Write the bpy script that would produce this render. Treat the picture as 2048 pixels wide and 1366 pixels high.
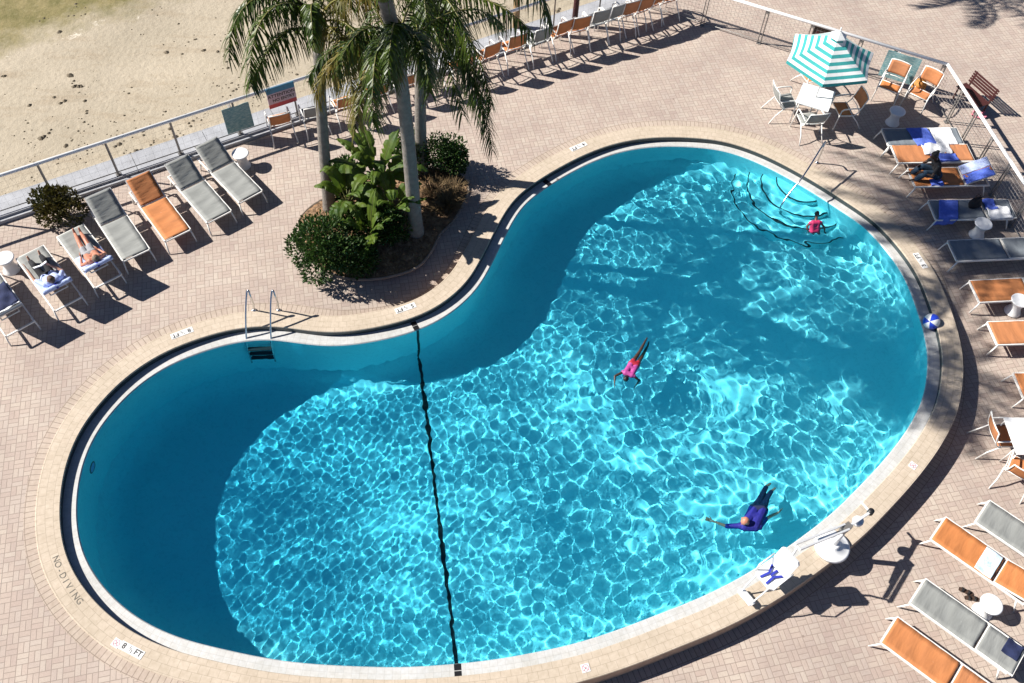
import bpy, bmesh, math, random
import numpy as np
from mathutils import Vector, Matrix, Quaternion

S = bpy.context.scene
COL = S.collection
R_ = math.radians
for o in list(bpy.data.objects):
    bpy.data.objects.remove(o)

# ------------------------------------------------------------------ camera, sky, sun, exposure
CAM_H, FPX = 17.2, 1853.0
PITCH, ROLL = R_(54.5), R_(-3.0)
cam = bpy.data.cameras.new('camera')
cam_o = bpy.data.objects.new('camera', cam)
COL.objects.link(cam_o)
cam.sensor_width = 36.0
cam.lens = 36.0 * FPX / 2048.0
cam.clip_end = 2000
cam_o.matrix_world = Matrix.Translation((0, 0, CAM_H)) @ Matrix.Rotation(math.pi/2 - PITCH, 4, 'X') @ Matrix.Rotation(-ROLL, 4, 'Z')
S.camera = cam_o

SUN_EL, SUN_AZ = R_(39.0), R_(175.0)          # the sun stands to the left, a little behind the scene
sun_dir = Vector((math.cos(SUN_AZ)*math.cos(SUN_EL), math.sin(SUN_AZ)*math.cos(SUN_EL), math.sin(SUN_EL)))
sl = bpy.data.lights.new('sun', 'SUN')
sl.energy = 5.0
sl.angle = R_(0.53)
sl.color = (1.0, 0.95, 0.87)
sl.cycles.is_caustics_light = True
so = bpy.data.objects.new('sun', sl)
COL.objects.link(so)
so.rotation_euler = sun_dir.to_track_quat('Z', 'Y').to_euler()

W = bpy.data.worlds.new('World')
S.world = W
W.use_nodes = True
wn = W.node_tree
sky = wn.nodes.new('ShaderNodeTexSky')
sky.sky_type = 'NISHITA'
sky.sun_disc = False
sky.sun_elevation = SUN_EL
sky.sun_rotation = math.pi/2 - SUN_AZ
bg = wn.nodes['Background']
bg.inputs[1].default_value = 0.05
sky.air_density = 0.5
sky.dust_density = 0.3
sky.ozone_density = 4.0
wn.links.new(sky.outputs[0], bg.inputs[0])
S.view_settings.view_transform = 'Standard'
S.view_settings.look = 'None'
S.view_settings.exposure = 0.90
S.view_settings.gamma = 1.0
S.cycles.use_denoising = True
S.cycles.max_bounces = 10
S.cycles.transparent_max_bounces = 12

# ------------------------------------------------------------------ helpers
_c, _s = math.cos(ROLL), math.sin(ROLL)
_cp, _sp = math.cos(PITCH), math.sin(PITCH)

def at(u, v, z=0.0):
    """the point at height z seen at picture point (u, v) of the 2048 px photograph"""
    x = (u-1024)/FPX
    y = (v-683)/FPX
    x, y = x*_c - y*_s, x*_s + y*_c
    d = (x, _cp - y*_sp, -_sp - y*_cp)
    t = (z-CAM_H)/d[2]
    return Vector((d[0]*t, d[1]*t, z))

def sstep(a, b, x):
    t = np.clip((x-a)/(b-a), 0, 1)
    return t*t*(3-2*t)

def deck_z(x, y):
    """the deck falls away from the pool edge on the near right side"""
    return -0.42*sstep(16.2, 12.0, y)*sstep(-5.0, -1.0, x)

def on_deck(u, v, h=0.0):
    z = 0.0
    for _ in range(5):
        p = at(u, v, z+h)
        z = float(deck_z(p.x, p.y))
    p = at(u, v, z+h)
    return Vector((p.x, p.y, z))

class MB:
    def __init__(self):
        self.v = []
        self.f = []
        self.m = []
        self.flat = set()
        self.mi = 0
    def add(self, vs, fs):
        n = len(self.v)
        self.v += [tuple(p) for p in vs]
        for f in fs:
            self.f.append(tuple(i+n for i in f))
            self.m.append(self.mi)
        return self
    def box(self, c, s, rot=None):
        c = Vector(c)
        vs = []
        for a in (-.5, .5):
            for b in (-.5, .5):
                for d in (-.5, .5):
                    p = Vector((a*s[0], b*s[1], d*s[2]))
                    if rot is not None:
                        p = rot @ p
                    vs.append(c+p)
        return self.add(vs, [(0,1,3,2),(4,6,7,5),(0,4,5,1),(2,3,7,6),(0,2,6,4),(1,5,7,3)])
    def beam(self, a, b, w, h, up=(0,0,1)):
        a, b = Vector(a), Vector(b)
        d = (b-a)
        L = d.length
        d.normalize()
        up = Vector(up)
        if abs(d.dot(up)) > .98:
            up = Vector((1,0,0))
        y = up.cross(d).normalized()
        z = d.cross(y)
        M = Matrix((d, y, z)).transposed()
        return self.box((a+b)/2, (L, w, h), M)
    def tube(self, pts, r, n=8, cap=True, closed=False):
        pts = [Vector(p) for p in pts]
        N = len(pts)
        rs = r if isinstance(r, (list, tuple)) else [r]*N
        ref = None
        rings = []
        for i, p in enumerate(pts):
            if closed:
                t = pts[(i+1) % N]-pts[i-1]
            else:
                t = pts[min(i+1, N-1)]-pts[max(i-1, 0)]
            if t.length < 1e-9:
                t = Vector((0,0,1))
            t.normalize()
            if ref is None:
                ref = Vector((0,0,1)) if abs(t.z) < .9 else Vector((1,0,0))
            x = (ref - t*ref.dot(t)).normalized()
            ref = x
            y = t.cross(x)
            rings.append([p + (x*math.cos(k*2*math.pi/n) + y*math.sin(k*2*math.pi/n))*rs[i] for k in range(n)])
        vs = [q for rg in rings for q in rg]
        fs = []
        for i in range(N if closed else N-1):
            j = (i+1) % N
            for k in range(n):
                k2 = (k+1) % n
                fs.append((i*n+k, i*n+k2, j*n+k2, j*n+k))
        if cap and not closed:
            self.flat |= {len(self.f)+len(fs), len(self.f)+len(fs)+1}
            fs.append(tuple(range(n-1, -1, -1)))
            fs.append(tuple((N-1)*n+k for k in range(n)))
        return self.add(vs, fs)
    def lathe(self, prof, n=24, c=(0,0,0)):
        c = Vector(c)
        vs, fs = [], []
        for r, z in prof:
            for k in range(n):
                a = 2*math.pi*k/n
                vs.append(c+Vector((r*math.cos(a), r*math.sin(a), z)))
        for i in range(len(prof)-1):
            for k in range(n):
                k2 = (k+1) % n
                fs.append((i*n+k, i*n+k2, (i+1)*n+k2, (i+1)*n+k))
        return self.add(vs, fs)
    def grid(self, fn, nu, nv, closed_u=False):
        vs = [fn(i/(nu-1), j/(nv-1)) for i in range(nu) for j in range(nv)]
        fs = [(i*nv+j, (i+1)*nv+j, (i+1)*nv+j+1, i*nv+j+1) for i in range(nu-1) for j in range(nv-1)]
        return self.add(vs, fs)
    def sheet(self, fn, nu, nv, th=.006):
        """a grid with a thickness along its normal"""
        P = [[Vector(fn(i/(nu-1), j/(nv-1))) for j in range(nv)] for i in range(nu)]
        top, bot = [], []
        for i in range(nu):
            for j in range(nv):
                a = P[min(i+1, nu-1)][j]-P[max(i-1, 0)][j]
                b = P[i][min(j+1, nv-1)]-P[i][max(j-1, 0)]
                nn = a.cross(b)
                if nn.length > 1e-12:
                    nn.normalize()
                top.append(P[i][j]+nn*th/2)
                bot.append(P[i][j]-nn*th/2)
        n = nu*nv
        fs = []
        for i in range(nu-1):
            for j in range(nv-1):
                q = (i*nv+j, (i+1)*nv+j, (i+1)*nv+j+1, i*nv+j+1)
                fs.append(q)
                fs.append(tuple(n+k for k in reversed(q)))
        rim0 = len(fs)
        for i in range(nu-1):
            for j in (0, nv-1):
                a, b = i*nv+j, (i+1)*nv+j
                fs.append((a, a+n, b+n, b) if j == 0 else (a, b, b+n, a+n))
        for j in range(nv-1):
            for i in (0, nu-1):
                a, b = i*nv+j, i*nv+j+1
                fs.append((a, b, b+n, a+n) if i == 0 else (a, a+n, b+n, b))
        self.flat |= set(range(len(self.f)+rim0, len(self.f)+len(fs)))
        return self.add(top+bot, fs)
    def build(self, name, mat, parent=None, smooth=False, off=None):
        me = bpy.data.meshes.new(name)
        vs = self.v
        if off is not None:
            vs = [(p[0]-off[0], p[1]-off[1], p[2]-off[2]) for p in vs]
        me.from_pydata(vs, [], self.f)
        for m in (mat if isinstance(mat, (list, tuple)) else [mat]):
            me.materials.append(m)
        me.polygons.foreach_set('material_index', self.m)
        if smooth:
            me.polygons.foreach_set('use_smooth', [i not in self.flat for i in range(len(self.f))])
        me.update()
        return link(name, me, parent, off)

def link(name, data, parent=None, off=None):
    o = bpy.data.objects.new(name, data)
    COL.objects.link(o)
    if off is not None:
        o.location = off
    if parent is not None:
        o.parent = parent
    return o

def tag(o, label, cat, group=None):
    o['label'] = label
    o['category'] = cat
    if group:
        o['group'] = group
    return o

def thing(name, label, cat, loc=(0,0,0), rz=0.0, group=None):
    o = bpy.data.objects.new(name, None)
    o.empty_display_size = .2
    COL.objects.link(o)
    o.location = loc
    o.rotation_euler = (0, 0, rz)
    return tag(o, label, cat, group)

def structure(o):
    o['kind'] = 'structure'
    return o

def dup(root, loc, rz, label, group=None):
    r = root.copy()
    COL.objects.link(r)
    r.location = loc
    r.rotation_euler = (0, 0, rz)
    r['label'] = label
    if group:
        r['group'] = group
    for ch in list(root.children):
        c = ch.copy()
        COL.objects.link(c)
        c.parent = r
        for g in list(ch.children):
            d = g.copy()
            COL.objects.link(d)
            d.parent = c
    return r

def kids(o, name):
    return [c for c in o.children if c.name.split('.')[0] == name]

def catmull(pts, closed=True, sub=8):
    pts = [Vector(p) for p in pts]
    N = len(pts)
    out = []
    for i in range(N if closed else N-1):
        if closed:
            p0, p1, p2, p3 = pts[i-1], pts[i], pts[(i+1) % N], pts[(i+2) % N]
        else:
            p0, p1, p2, p3 = pts[max(i-1,0)], pts[i], pts[i+1], pts[min(i+2,N-1)]
        for k in range(sub):
            t = k/sub
            out.append(.5*((2*p1)+(p2-p0)*t+(2*p0-5*p1+4*p2-p3)*t*t+(3*p1-p0-3*p2+p3)*t**3))
    if not closed:
        out.append(pts[-1])
    return out

# ------------------------------------------------------------------ materials
def newmat(name):
    m = bpy.data.materials.new(name)
    m.use_nodes = True
    nt = m.node_tree
    return m, nt, nt.nodes['Principled BSDF']

def N(nt, t, **kw):
    n = nt.nodes.new(t)
    for k, v in kw.items():
        setattr(n, k, v)
    return n

def math_n(nt, op, a, b=None):
    n = nt.nodes.new('ShaderNodeMath')
    n.operation = op
    for i, q in enumerate((a, b)):
        if q is None:
            continue
        if isinstance(q, (int, float)):
            n.inputs[i].default_value = q
        else:
            nt.links.new(q, n.inputs[i])
    return n.outputs[0]

def mix(nt, fac, a, b, mode='MIX'):
    n = nt.nodes.new('ShaderNodeMix')
    n.data_type = 'RGBA'
    n.blend_type = mode
    for i, q in ((0, fac), (6, a), (7, b)):
        if isinstance(q, (int, float)):
            n.inputs[i].default_value = q
        elif isinstance(q, tuple):
            n.inputs[i].default_value = (*q[:3], 1)
        else:
            nt.links.new(q, n.inputs[i])
    return n.outputs[2]

def noise(nt, scale, detail=3, rough=.55, vec=None):
    n = nt.nodes.new('ShaderNodeTexNoise')
    n.inputs['Scale'].default_value = scale
    n.inputs['Detail'].default_value = detail
    n.inputs['Roughness'].default_value = rough
    if vec is not None:
        nt.links.new(vec, n.inputs['Vector'])
    return n.outputs[0]

def ramp(nt, x, a, b):
    n = nt.nodes.new('ShaderNodeMapRange')
    n.inputs[1].default_value = a
    n.inputs[2].default_value = b
    nt.links.new(x, n.inputs[0])
    return n.outputs[0]

def pmat(name, col, rough=.6, var=.25, scale=6, metal=0.0, trans=0.0, bump=0.0, bscale=40, col2=None, spec=.5):
    """a plain material with a noise-broken colour, optional bump and translucency"""
    m, nt, p = newmat(name)
    tc = N(nt, 'ShaderNodeTexCoord')
    nz = noise(nt, scale, 4, .6, tc.outputs['Object'])
    c2 = col2 if col2 else tuple(c*(1-var) for c in col)
    c1 = col if col2 else tuple(min(1, c*(1+var*.4)) for c in col)
    c = mix(nt, ramp(nt, nz, .3, .7), c1, c2)
    nt.links.new(c, p.inputs['Base Color'])
    p.inputs['Roughness'].default_value = rough
    p.inputs['Metallic'].default_value = metal
    p.inputs['Specular IOR Level'].default_value = spec
    if bump:
        b = N(nt, 'ShaderNodeBump')
        b.inputs['Strength'].default_value = bump
        b.inputs['Distance'].default_value = .02
        nt.links.new(noise(nt, bscale, 4, .6, tc.outputs['Object']), b.inputs['Height'])
        nt.links.new(b.outputs[0], p.inputs['Normal'])
    if trans:
        tr = N(nt, 'ShaderNodeBsdfTranslucent')
        nt.links.new(c, tr.inputs[0])
        ms = N(nt, 'ShaderNodeMixShader')
        ms.inputs[0].default_value = trans
        out = nt.nodes['Material Output']
        nt.links.new(p.outputs[0], ms.inputs[1])
        nt.links.new(tr.outputs[0], ms.inputs[2])
        nt.links.new(ms.outputs[0], out.inputs[0])
    return m

def paver_mat(name, rot, cell, cols, joint=(.255,.205,.175), jw=.026):
    """basket-weave clay pavers laid at an angle"""
    m, nt, p = newmat(name)
    tc = N(nt, 'ShaderNodeTexCoord')
    mp = N(nt, 'ShaderNodeMapping')
    mp.inputs['Rotation'].default_value = (0, 0, rot)
    mp.inputs['Scale'].default_value = (1/cell, 1/cell, 1)
    nt.links.new(tc.outputs['Object'], mp.inputs['Vector'])
    sx = N(nt, 'ShaderNodeSeparateXYZ')
    nt.links.new(mp.outputs[0], sx.inputs[0])
    u, v = sx.outputs[0], sx.outputs[1]
    iu, iv = math_n(nt, 'FLOOR', u), math_n(nt, 'FLOOR', v)
    fu, fv = math_n(nt, 'SUBTRACT', u, iu), math_n(nt, 'SUBTRACT', v, iv)
    par = math_n(nt, 'FLOORED_MODULO', math_n(nt, 'ADD', iu, iv), 2.0)
    # short = the axis across the two bricks of a cell
    inv = math_n(nt, 'SUBTRACT', 1.0, par)
    sh = math_n(nt, 'ADD', math_n(nt, 'MULTIPLY', fu, inv), math_n(nt, 'MULTIPLY', fv, par))
    lo = math_n(nt, 'ADD', math_n(nt, 'MULTIPLY', fv, inv), math_n(nt, 'MULTIPLY', fu, par))
    half = math_n(nt, 'GREATER_THAN', sh, .5)
    s2 = math_n(nt, 'FRACT', math_n(nt, 'MULTIPLY', sh, 2.0))
    ds = math_n(nt, 'MULTIPLY', math_n(nt, 'MINIMUM', s2, math_n(nt, 'SUBTRACT', 1.0, s2)), .5)
    dl = math_n(nt, 'MINIMUM', lo, math_n(nt, 'SUBTRACT', 1.0, lo))
    d = math_n(nt, 'MINIMUM', ds, dl)
    jt = ramp(nt, d, jw*.55, jw*1.5)          # 0 in the joint, 1 on the brick
    cb = N(nt, 'ShaderNodeCombineXYZ')
    nt.links.new(iu, cb.inputs[0])
    nt.links.new(iv, cb.inputs[1])
    nt.links.new(half, cb.inputs[2])
    wn_ = N(nt, 'ShaderNodeTexWhiteNoise')
    nt.links.new(cb.outputs[0], wn_.inputs['Vector'])
    cr = N(nt, 'ShaderNodeValToRGB')
    el = cr.color_ramp.elements
    el[0].color = (*cols[0], 1)
    el[1].color = (*cols[-1], 1)
    for i, c in enumerate(cols[1:-1]):
        e = el.new((i+1)/(len(cols)-1))
        e.color = (*c, 1)
    nt.links.new(wn_.outputs[0], cr.inputs[0])
    big = noise(nt, .55, 4, .6, tc.outputs['Object'])
    fine = noise(nt, 30, 3, .7, tc.outputs['Object'])
    c = mix(nt, ramp(nt, big, .35, .68), cr.outputs[0], (.80,.78,.80), 'MULTIPLY')
    c = mix(nt, math_n(nt, 'MULTIPLY', ramp(nt, fine, .45, .75), .35), c, (.6,.57,.55), 'MULTIPLY')
    # dark drips and specks
    vo = N(nt, 'ShaderNodeTexVoronoi')
    vo.inputs['Scale'].default_value = 1.3
    nt.links.new(tc.outputs['Object'], vo.inputs['Vector'])
    spk = ramp(nt, vo.outputs['Distance'], .045, .025)
    c = mix(nt, math_n(nt, 'MULTIPLY', spk, .6), c, (.12,.08,.06))
    st = ramp(nt, noise(nt, .9, 5, .7, tc.outputs['Object']), .60, .72)
    c = mix(nt, math_n(nt, 'MULTIPLY', st, .22), c, (.25,.2,.17))
    c = mix(nt, jt, joint, c)
    nt.links.new(c, p.inputs['Base Color'])
    p.inputs['Roughness'].default_value = .85
    p.inputs['Specular IOR Level'].default_value = .3
    b = N(nt, 'ShaderNodeBump')
    b.inputs['Strength'].default_value = .5
    b.inputs['Distance'].default_value = .004
    hh = math_n(nt, 'ADD', jt, math_n(nt, 'MULTIPLY', fine, .3))
    nt.links.new(hh, b.inputs['Height'])
    nt.links.new(b.outputs[0], p.inputs['Normal'])
    return m

def uv_brick_mat(name, bw, bh, cols, joint, jw=.05, offset=.5, rough=.8):
    """courses along a UV strip: u in metres along the strip, v in metres across"""
    m, nt, p = newmat(name)
    uv = N(nt, 'ShaderNodeUVMap')
    br = N(nt, 'ShaderNodeTexBrick')
    br.offset = offset
    nt.links.new(uv.outputs[0], br.inputs['Vector'])
    br.inputs['Scale'].default_value = 1.0
    br.inputs['Brick Width'].default_value = bw
    br.inputs['Row Height'].default_value = bh
    br.inputs['Mortar Size'].default_value = jw
    br.inputs['Mortar Smooth'].default_value = .3
    br.inputs['Color1'].default_value = (*cols[0], 1)
    br.inputs['Color2'].default_value = (*cols[1], 1)
    br.inputs['Mortar'].default_value = (*joint, 1)
    tc = N(nt, 'ShaderNodeTexCoord')
    fine = noise(nt, 12, 4, .65, tc.outputs['Object'])
    big = noise(nt, 1.1, 3, .6, tc.outputs['Object'])
    c = mix(nt, ramp(nt, fine, .35, .8), br.outputs['Color'], (.80,.78,.74), 'MULTIPLY')
    c = mix(nt, ramp(nt, big, .4, .75), c, (.86,.86,.84), 'MULTIPLY')
    vo = N(nt, 'ShaderNodeTexVoronoi')
    vo.inputs['Scale'].default_value = 1.1
    nt.links.new(tc.outputs['Object'], vo.inputs['Vector'])
    c = mix(nt, math_n(nt, 'MULTIPLY', ramp(nt, vo.outputs['Distance'], .05, .03), .7), c, (.1,.07,.05))
    nt.links.new(c, p.inputs['Base Color'])
    p.inputs['Roughness'].default_value = rough
    p.inputs['Specular IOR Level'].default_value = .3
    b = N(nt, 'ShaderNodeBump')
    b.inputs['Strength'].default_value = .3
    b.inputs['Distance'].default_value = .004
    nt.links.new(fine, b.inputs['Height'])
    nt.links.new(b.outputs[0], p.inputs['Normal'])
    return m

PAV = [(.48,.40,.342), (.445,.36,.31), (.49,.418,.355), (.43,.348,.302), (.468,.396,.344), (.495,.426,.364)]
M = {}
M['paver'] = paver_mat('clay_pavers', R_(-14.5), .205, PAV)
M['coping'] = uv_brick_mat('coping_stone', .19, .155, ((.545,.462,.375), (.515,.435,.35)), (.40,.335,.265), .0055)
M['border'] = uv_brick_mat('border_pavers', .105, .22, ((.49,.41,.345), (.45,.365,.31)), (.27,.215,.18), .008, 0.0)
M['riser'] = pmat('coping_riser', (.42,.30,.22), .85, .3, 5)
M['ledge'] = uv_brick_mat('ledge_tile', .15, .15, ((.56,.56,.56), (.53,.54,.55)), (.44,.44,.44), .004, 0.0, .45)
M['steel'] = pmat('polished_steel', (.62,.63,.65), .22, .1, 10, metal=1.0)
M['rail'] = pmat('white_rail_paint', (.84,.84,.84), .35, .08, 5)
M['post'] = pmat('grey_post_metal', (.23,.22,.21), .45, .2, 5, metal=.4)
M['wire'] = pmat('galvanised_wire', (.30,.28,.27), .5, .2, 5, metal=.3)
M['cap'] = pmat('seawall_concrete', (.36,.37,.40), .85, .2, 2.2, bump=.4, bscale=30)
M['frame'] = pmat('white_frame_paint', (.78,.77,.74), .4, .1, 8)
M['orange'] = None
M['plastic'] = pmat('white_plastic', (.80,.81,.82), .35, .06, 4)
M['black'] = pmat('black_rubber', (.015,.015,.017), .5, .2, 10)
M['blackcloth'] = pmat('black_cloth', (.012,.012,.016), .9, .3, 12, bump=.4)
M['navy'] = pmat('navy_cloth', (.012,.02,.07), .9, .3, 12, bump=.4)
M['teal_dark'] = pmat('dark_teal_cloth', (.012,.035,.07), .9, .4, 9, bump=.4)
M['blue'] = pmat('blue_towel', (.10,.17,.66), .95, .18, 14, bump=.5)
M['paleblue'] = pmat('pale_blue_towel', (.42,.50,.78), .95, .12, 14, bump=.5)
M['white'] = pmat('white_towel', (.78,.79,.81), .95, .08, 14, bump=.5)
M['straps'] = pmat('blue_webbing', (.02,.035,.36), .7, .2, 20)
M['shirtblue'] = pmat('blue_shirt_cloth', (.010,.012,.22), .75, .25, 8, bump=.4)
M['pink'] = pmat('pink_swimsuit', (.50,.03,.12), .6, .2, 12)
M['red'] = pmat('red_swimsuit', (.36,.012,.03), .6, .2, 12)
M['magenta'] = pmat('magenta_swimsuit', (.42,.06,.27), .6, .3, 7)
M['greycloth'] = pmat('grey_shorts_cloth', (.30,.30,.32), .9, .2, 12, bump=.4)
M['skin_dark'] = pmat('dark_skin', (.055,.027,.017), .5, .15, 9)
M['skin_brown'] = pmat('brown_skin', (.16,.075,.045), .5, .15, 9)
M['skin_pale'] = pmat('pale_skin', (.50,.27,.18), .5, .15, 9)
M['skin_tan'] = pmat('sunburnt_skin', (.46,.19,.12), .5, .2, 7)
M['hair_black'] = pmat('black_hair', (.010,.008,.008), .45, .4, 25, bump=.6)
M['hair_brown'] = pmat('brown_hair', (.10,.055,.03), .55, .4, 25, bump=.6)
M['hair_grey'] = pmat('grey_brown_hair', (.16,.115,.08), .55, .4, 25, bump=.6)
M['trunk'] = pmat('palm_bark', (.20,.18,.16), .85, .3, 7, bump=.6, bscale=25)
M['shaft'] = pmat('palm_crownshaft', (.13,.17,.035), .5, .4, 3)
M['frond'] = pmat('palm_leaflets', (.070,.108,.008), .40, .3, 1.6, trans=.26, col2=(.015,.038,.004), spec=.45)
M['frond_old'] = pmat('yellowing_palm_leaflets', (.20,.14,.025), .5, .3, 2.5, trans=.3, col2=(.075,.09,.012))
M['rachis'] = pmat('palm_rachis', (.16,.15,.035), .5, .3, 6)
M['leaf'] = pmat('shrub_leaves', (.052,.105,.013), .55, .3, 3, trans=.25, col2=(.018,.05,.010))
M['leaf_red'] = pmat('bronze_shrub_leaves', (.10,.075,.014), .4, .3, 2.2, trans=.25, col2=(.03,.045,.010))
M['banana'] = pmat('banana_leaves', (.125,.18,.020), .55, .3, 1.8, trans=.38, col2=(.035,.085,.012), spec=.3)
M['stem'] = pmat('green_stems', (.11,.12,.03), .6, .3, 6)
M['wood_stem'] = pmat('woody_stems', (.10,.065,.04), .8, .3, 6)
M['mulch'] = pmat('bark_mulch', (.30,.17,.085), .95, .5, 9, bump=1.0, bscale=45, col2=(.11,.06,.03))
M['chip'] = pmat('mulch_chips', (.36,.23,.13), .9, .3, 6, col2=(.12,.07,.04))
M['edge'] = pmat('bed_edging', (.26,.21,.17), .85, .3, 9, bump=.4)
M['dry'] = pmat('dry_grass_blades', (.20,.13,.055), .8, .4, 4, col2=(.09,.06,.03))
M['redwood'] = pmat('red_stained_wood', (.055,.012,.012), .6, .3, 6)
M['greywood'] = pmat('weathered_post_wood', (.34,.22,.11), .8, .3, 6, bump=.5)
M['debris'] = pmat('beach_debris', (.07,.055,.035), .9, .5, 6, col2=(.16,.13,.09))
M['brownleather'] = pmat('brown_leather', (.06,.035,.025), .6, .3, 10)
M['tan_hat'] = pmat('straw_orange_hat', (.50,.22,.05), .8, .25, 20)
M['tileblack'] = pmat('black_tile', (.012,.012,.014), .35, .2, 20)
M['copeshade'] = pmat('dark_coping_shade', (.030,.050,.055), .35, .3, 14)  # dark colour standing in for shade on the inner coping face
M['tilewhite'] = pmat('white_tile', (.74,.74,.73), .35, .06, 20)
M['ink'] = pmat('dark_lettering', (.03,.03,.035), .5, .1, 20)
M['ink_faded'] = pmat('faded_lettering', (.17,.155,.13), .8, .3, 9)
M['inkpink'] = pmat('faded_red_sign_ink', (.62,.30,.36), .5, .2, 20)
M['umb_teal'] = pmat('umbrella_teal_fabric', (.045,.36,.36), .85, .1, 9, trans=.15)
M['umb_white'] = pmat('umbrella_white_fabric', (.80,.82,.82), .85, .06, 9, trans=.12)
M['ballblue'] = pmat('ball_blue_vinyl', (.02,.06,.55), .3, .1, 5)
M['ballwhite'] = pmat('ball_white_vinyl', (.78,.79,.8), .3, .05, 5)
M['signred'] = pmat('sign_red_band', (.45,.07,.09), .6, .2, 12)
M['signlilac'] = pmat('sign_lilac_panel', (.50,.42,.50), .6, .15, 12)
M['signblue'] = pmat('sign_blue_band', (.05,.22,.36), .6, .2, 12)
M['magazine'] = pmat('printed_paper', (.74,.80,.84), .5, .25, 30, col2=(.40,.60,.72))
M['pinkcloth'] = pmat('pink_cloth', (.70,.22,.30), .9, .2, 12, bump=.4)
M['foam'] = pmat('white_foam', (.8,.82,.82), .8, .1, 12)

def sling_mat(name, col):
    """woven sling: fine weave, long soft creases, some light passes through"""
    m, nt, p = newmat(name)
    tc = N(nt, 'ShaderNodeTexCoord')
    mp = N(nt, 'ShaderNodeMapping')
    mp.inputs['Scale'].default_value = (2.2, .55, 1)
    mp.inputs['Rotation'].default_value = (0, 0, .35)
    nt.links.new(tc.outputs['Object'], mp.inputs[0])
    cre = noise(nt, 3.4, 4, .55, mp.outputs[0])
    oi = N(nt, 'ShaderNodeObjectInfo')
    c = mix(nt, ramp(nt, cre, .35, .7), tuple(min(1, q*1.12) for q in col), tuple(q*.84 for q in col))
    fade = ramp(nt, oi.outputs['Random'], 0, 1)
    c = mix(nt, math_n(nt, 'MULTIPLY', fade, .22), c, tuple(.35*q+.65*sum(col)/3*1.15 for q in col))
    nt.links.new(c, p.inputs['Base Color'])
    p.inputs['Roughness'].default_value = .75
    b = N(nt, 'ShaderNodeBump')
    b.inputs['Strength'].default_value = .5
    b.inputs['Distance'].default_value = .03
    nt.links.new(cre, b.inputs['Height'])
    nt.links.new(b.outputs[0], p.inputs['Normal'])
    tr = N(nt, 'ShaderNodeBsdfTranslucent')
    nt.links.new(c, tr.inputs[0])
    ms = N(nt, 'ShaderNodeMixShader')
    ms.inputs[0].default_value = .14
    nt.links.new(p.outputs[0], ms.inputs[1])
    nt.links.new(tr.outputs[0], ms.inputs[2])
    nt.links.new(ms.outputs[0], nt.nodes['Material Output'].inputs[0])
    return m
M['orange'] = sling_mat('orange_sling', (.53,.195,.060))
M['grey'] = sling_mat('grey_sling', (.27,.28,.27))
M['slate'] = sling_mat('slate_sling', (.19,.22,.25))

# pool plaster: pale aqua, a little mottled
m, nt, p = newmat('pool_plaster')
tc = N(nt, 'ShaderNodeTexCoord')
c = mix(nt, ramp(nt, noise(nt, .8, 4, .6, tc.outputs['Object']), .35, .7), (.44,.95,.96), (.38,.89,.92))
c = mix(nt, ramp(nt, noise(nt, 14, 3, .6, tc.outputs['Object']), .5, .8), c, (.85,.88,.9), 'MULTIPLY')
nt.links.new(c, p.inputs['Base Color'])
p.inputs['Roughness'].default_value = .8
p.inputs['Specular IOR Level'].default_value = .1
M['plaster'] = m

# pool water: clear refracting surface; the tint is the colour of the water body under it (per-vertex depth)
m, nt, p = newmat('pool_water')
nt.nodes.remove(p)
out = nt.nodes['Material Output']
gl = N(nt, 'ShaderNodeBsdfGlass')
gl.inputs['IOR'].default_value = 1.33
gl.inputs['Roughness'].default_value = 0.0
dep = N(nt, 'ShaderNodeAttribute', attribute_name='water_depth')
cx = N(nt, 'ShaderNodeCombineColor')
for i, k in enumerate((.50, .092, .007)):
    nt.links.new(math_n(nt, 'EXPONENT', math_n(nt, 'MULTIPLY', dep.outputs['Fac'], -k)), cx.inputs[i])
nt.links.new(cx.outputs[0], gl.inputs['Color'])
nt.links.new(gl.outputs[0], out.inputs[0])
M['water'] = m

# ------------------------------------------------------------------ pool outline
EDGE_PX = [(118.6,1030.5),(120,996),(126.5,949),(139.7,904),(163.4,854),(195,811.8),(237,767),(284.6,730),(337,700),(400,676),
 (460,659),(525.9,651),(565.4,653.6),(618,661.5),(657.7,665),(700,663),(750,655),(794.3,645.4),(833.4,633),(874.9,613.6),(914,584),
 (940.8,555),(960,521),(980,481.8),(997,447.6),(1014,418.3),(1033.6,393),(1060,372),(1093,350),(1142,322.5),(1186,302),(1235,285.6),
 (1290,276),(1344.6,273.5),(1405,276.5),(1459.5,284.5),(1524,307),(1586,338),(1645,372),(1696,405),(1751,443),(1806,503.8),
 (1837,551),(1857,600),(1874,650),(1885,702),(1884,753),(1874,805),(1851,853),(1819,900),(1780,947),(1735,994),(1697.6,1032),
 (1650,1071),(1590,1115),(1530,1155),(1464.7,1192),(1400,1222),(1336,1247),(1257.6,1278),(1160,1310),(1073,1329),(995,1343),
 (917,1352),(800,1359.5),(673,1356),(576,1349),(488,1334.5),(420,1319),(372,1308),(338.8,1297.5),(298,1281),(253,1257),(210,1223.7),
 (171.8,1183),(145.5,1142.6),(130,1106.8),(122,1070)]
COPE_Z = 0.02
edge = np.array([at(u, v, COPE_Z)[:2] for u, v in EDGE_PX])
NE = 420
def resample(P, n):
    Q = np.vstack([P, P[:1]])
    d = np.r_[0, np.cumsum(np.linalg.norm(np.diff(Q, axis=0), axis=1))]
    t = np.linspace(0, d[-1], n, endpoint=False)
    return np.c_[np.interp(t, d, Q[:,0]), np.interp(t, d, Q[:,1])]
edge = np.array([p[:2] for p in catmull([(a, b, 0) for a, b in edge])])
edge = resample(edge, NE)
ker = np.exp(-(np.arange(-8, 9)/3.5)**2)
ker /= ker.sum()
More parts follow.
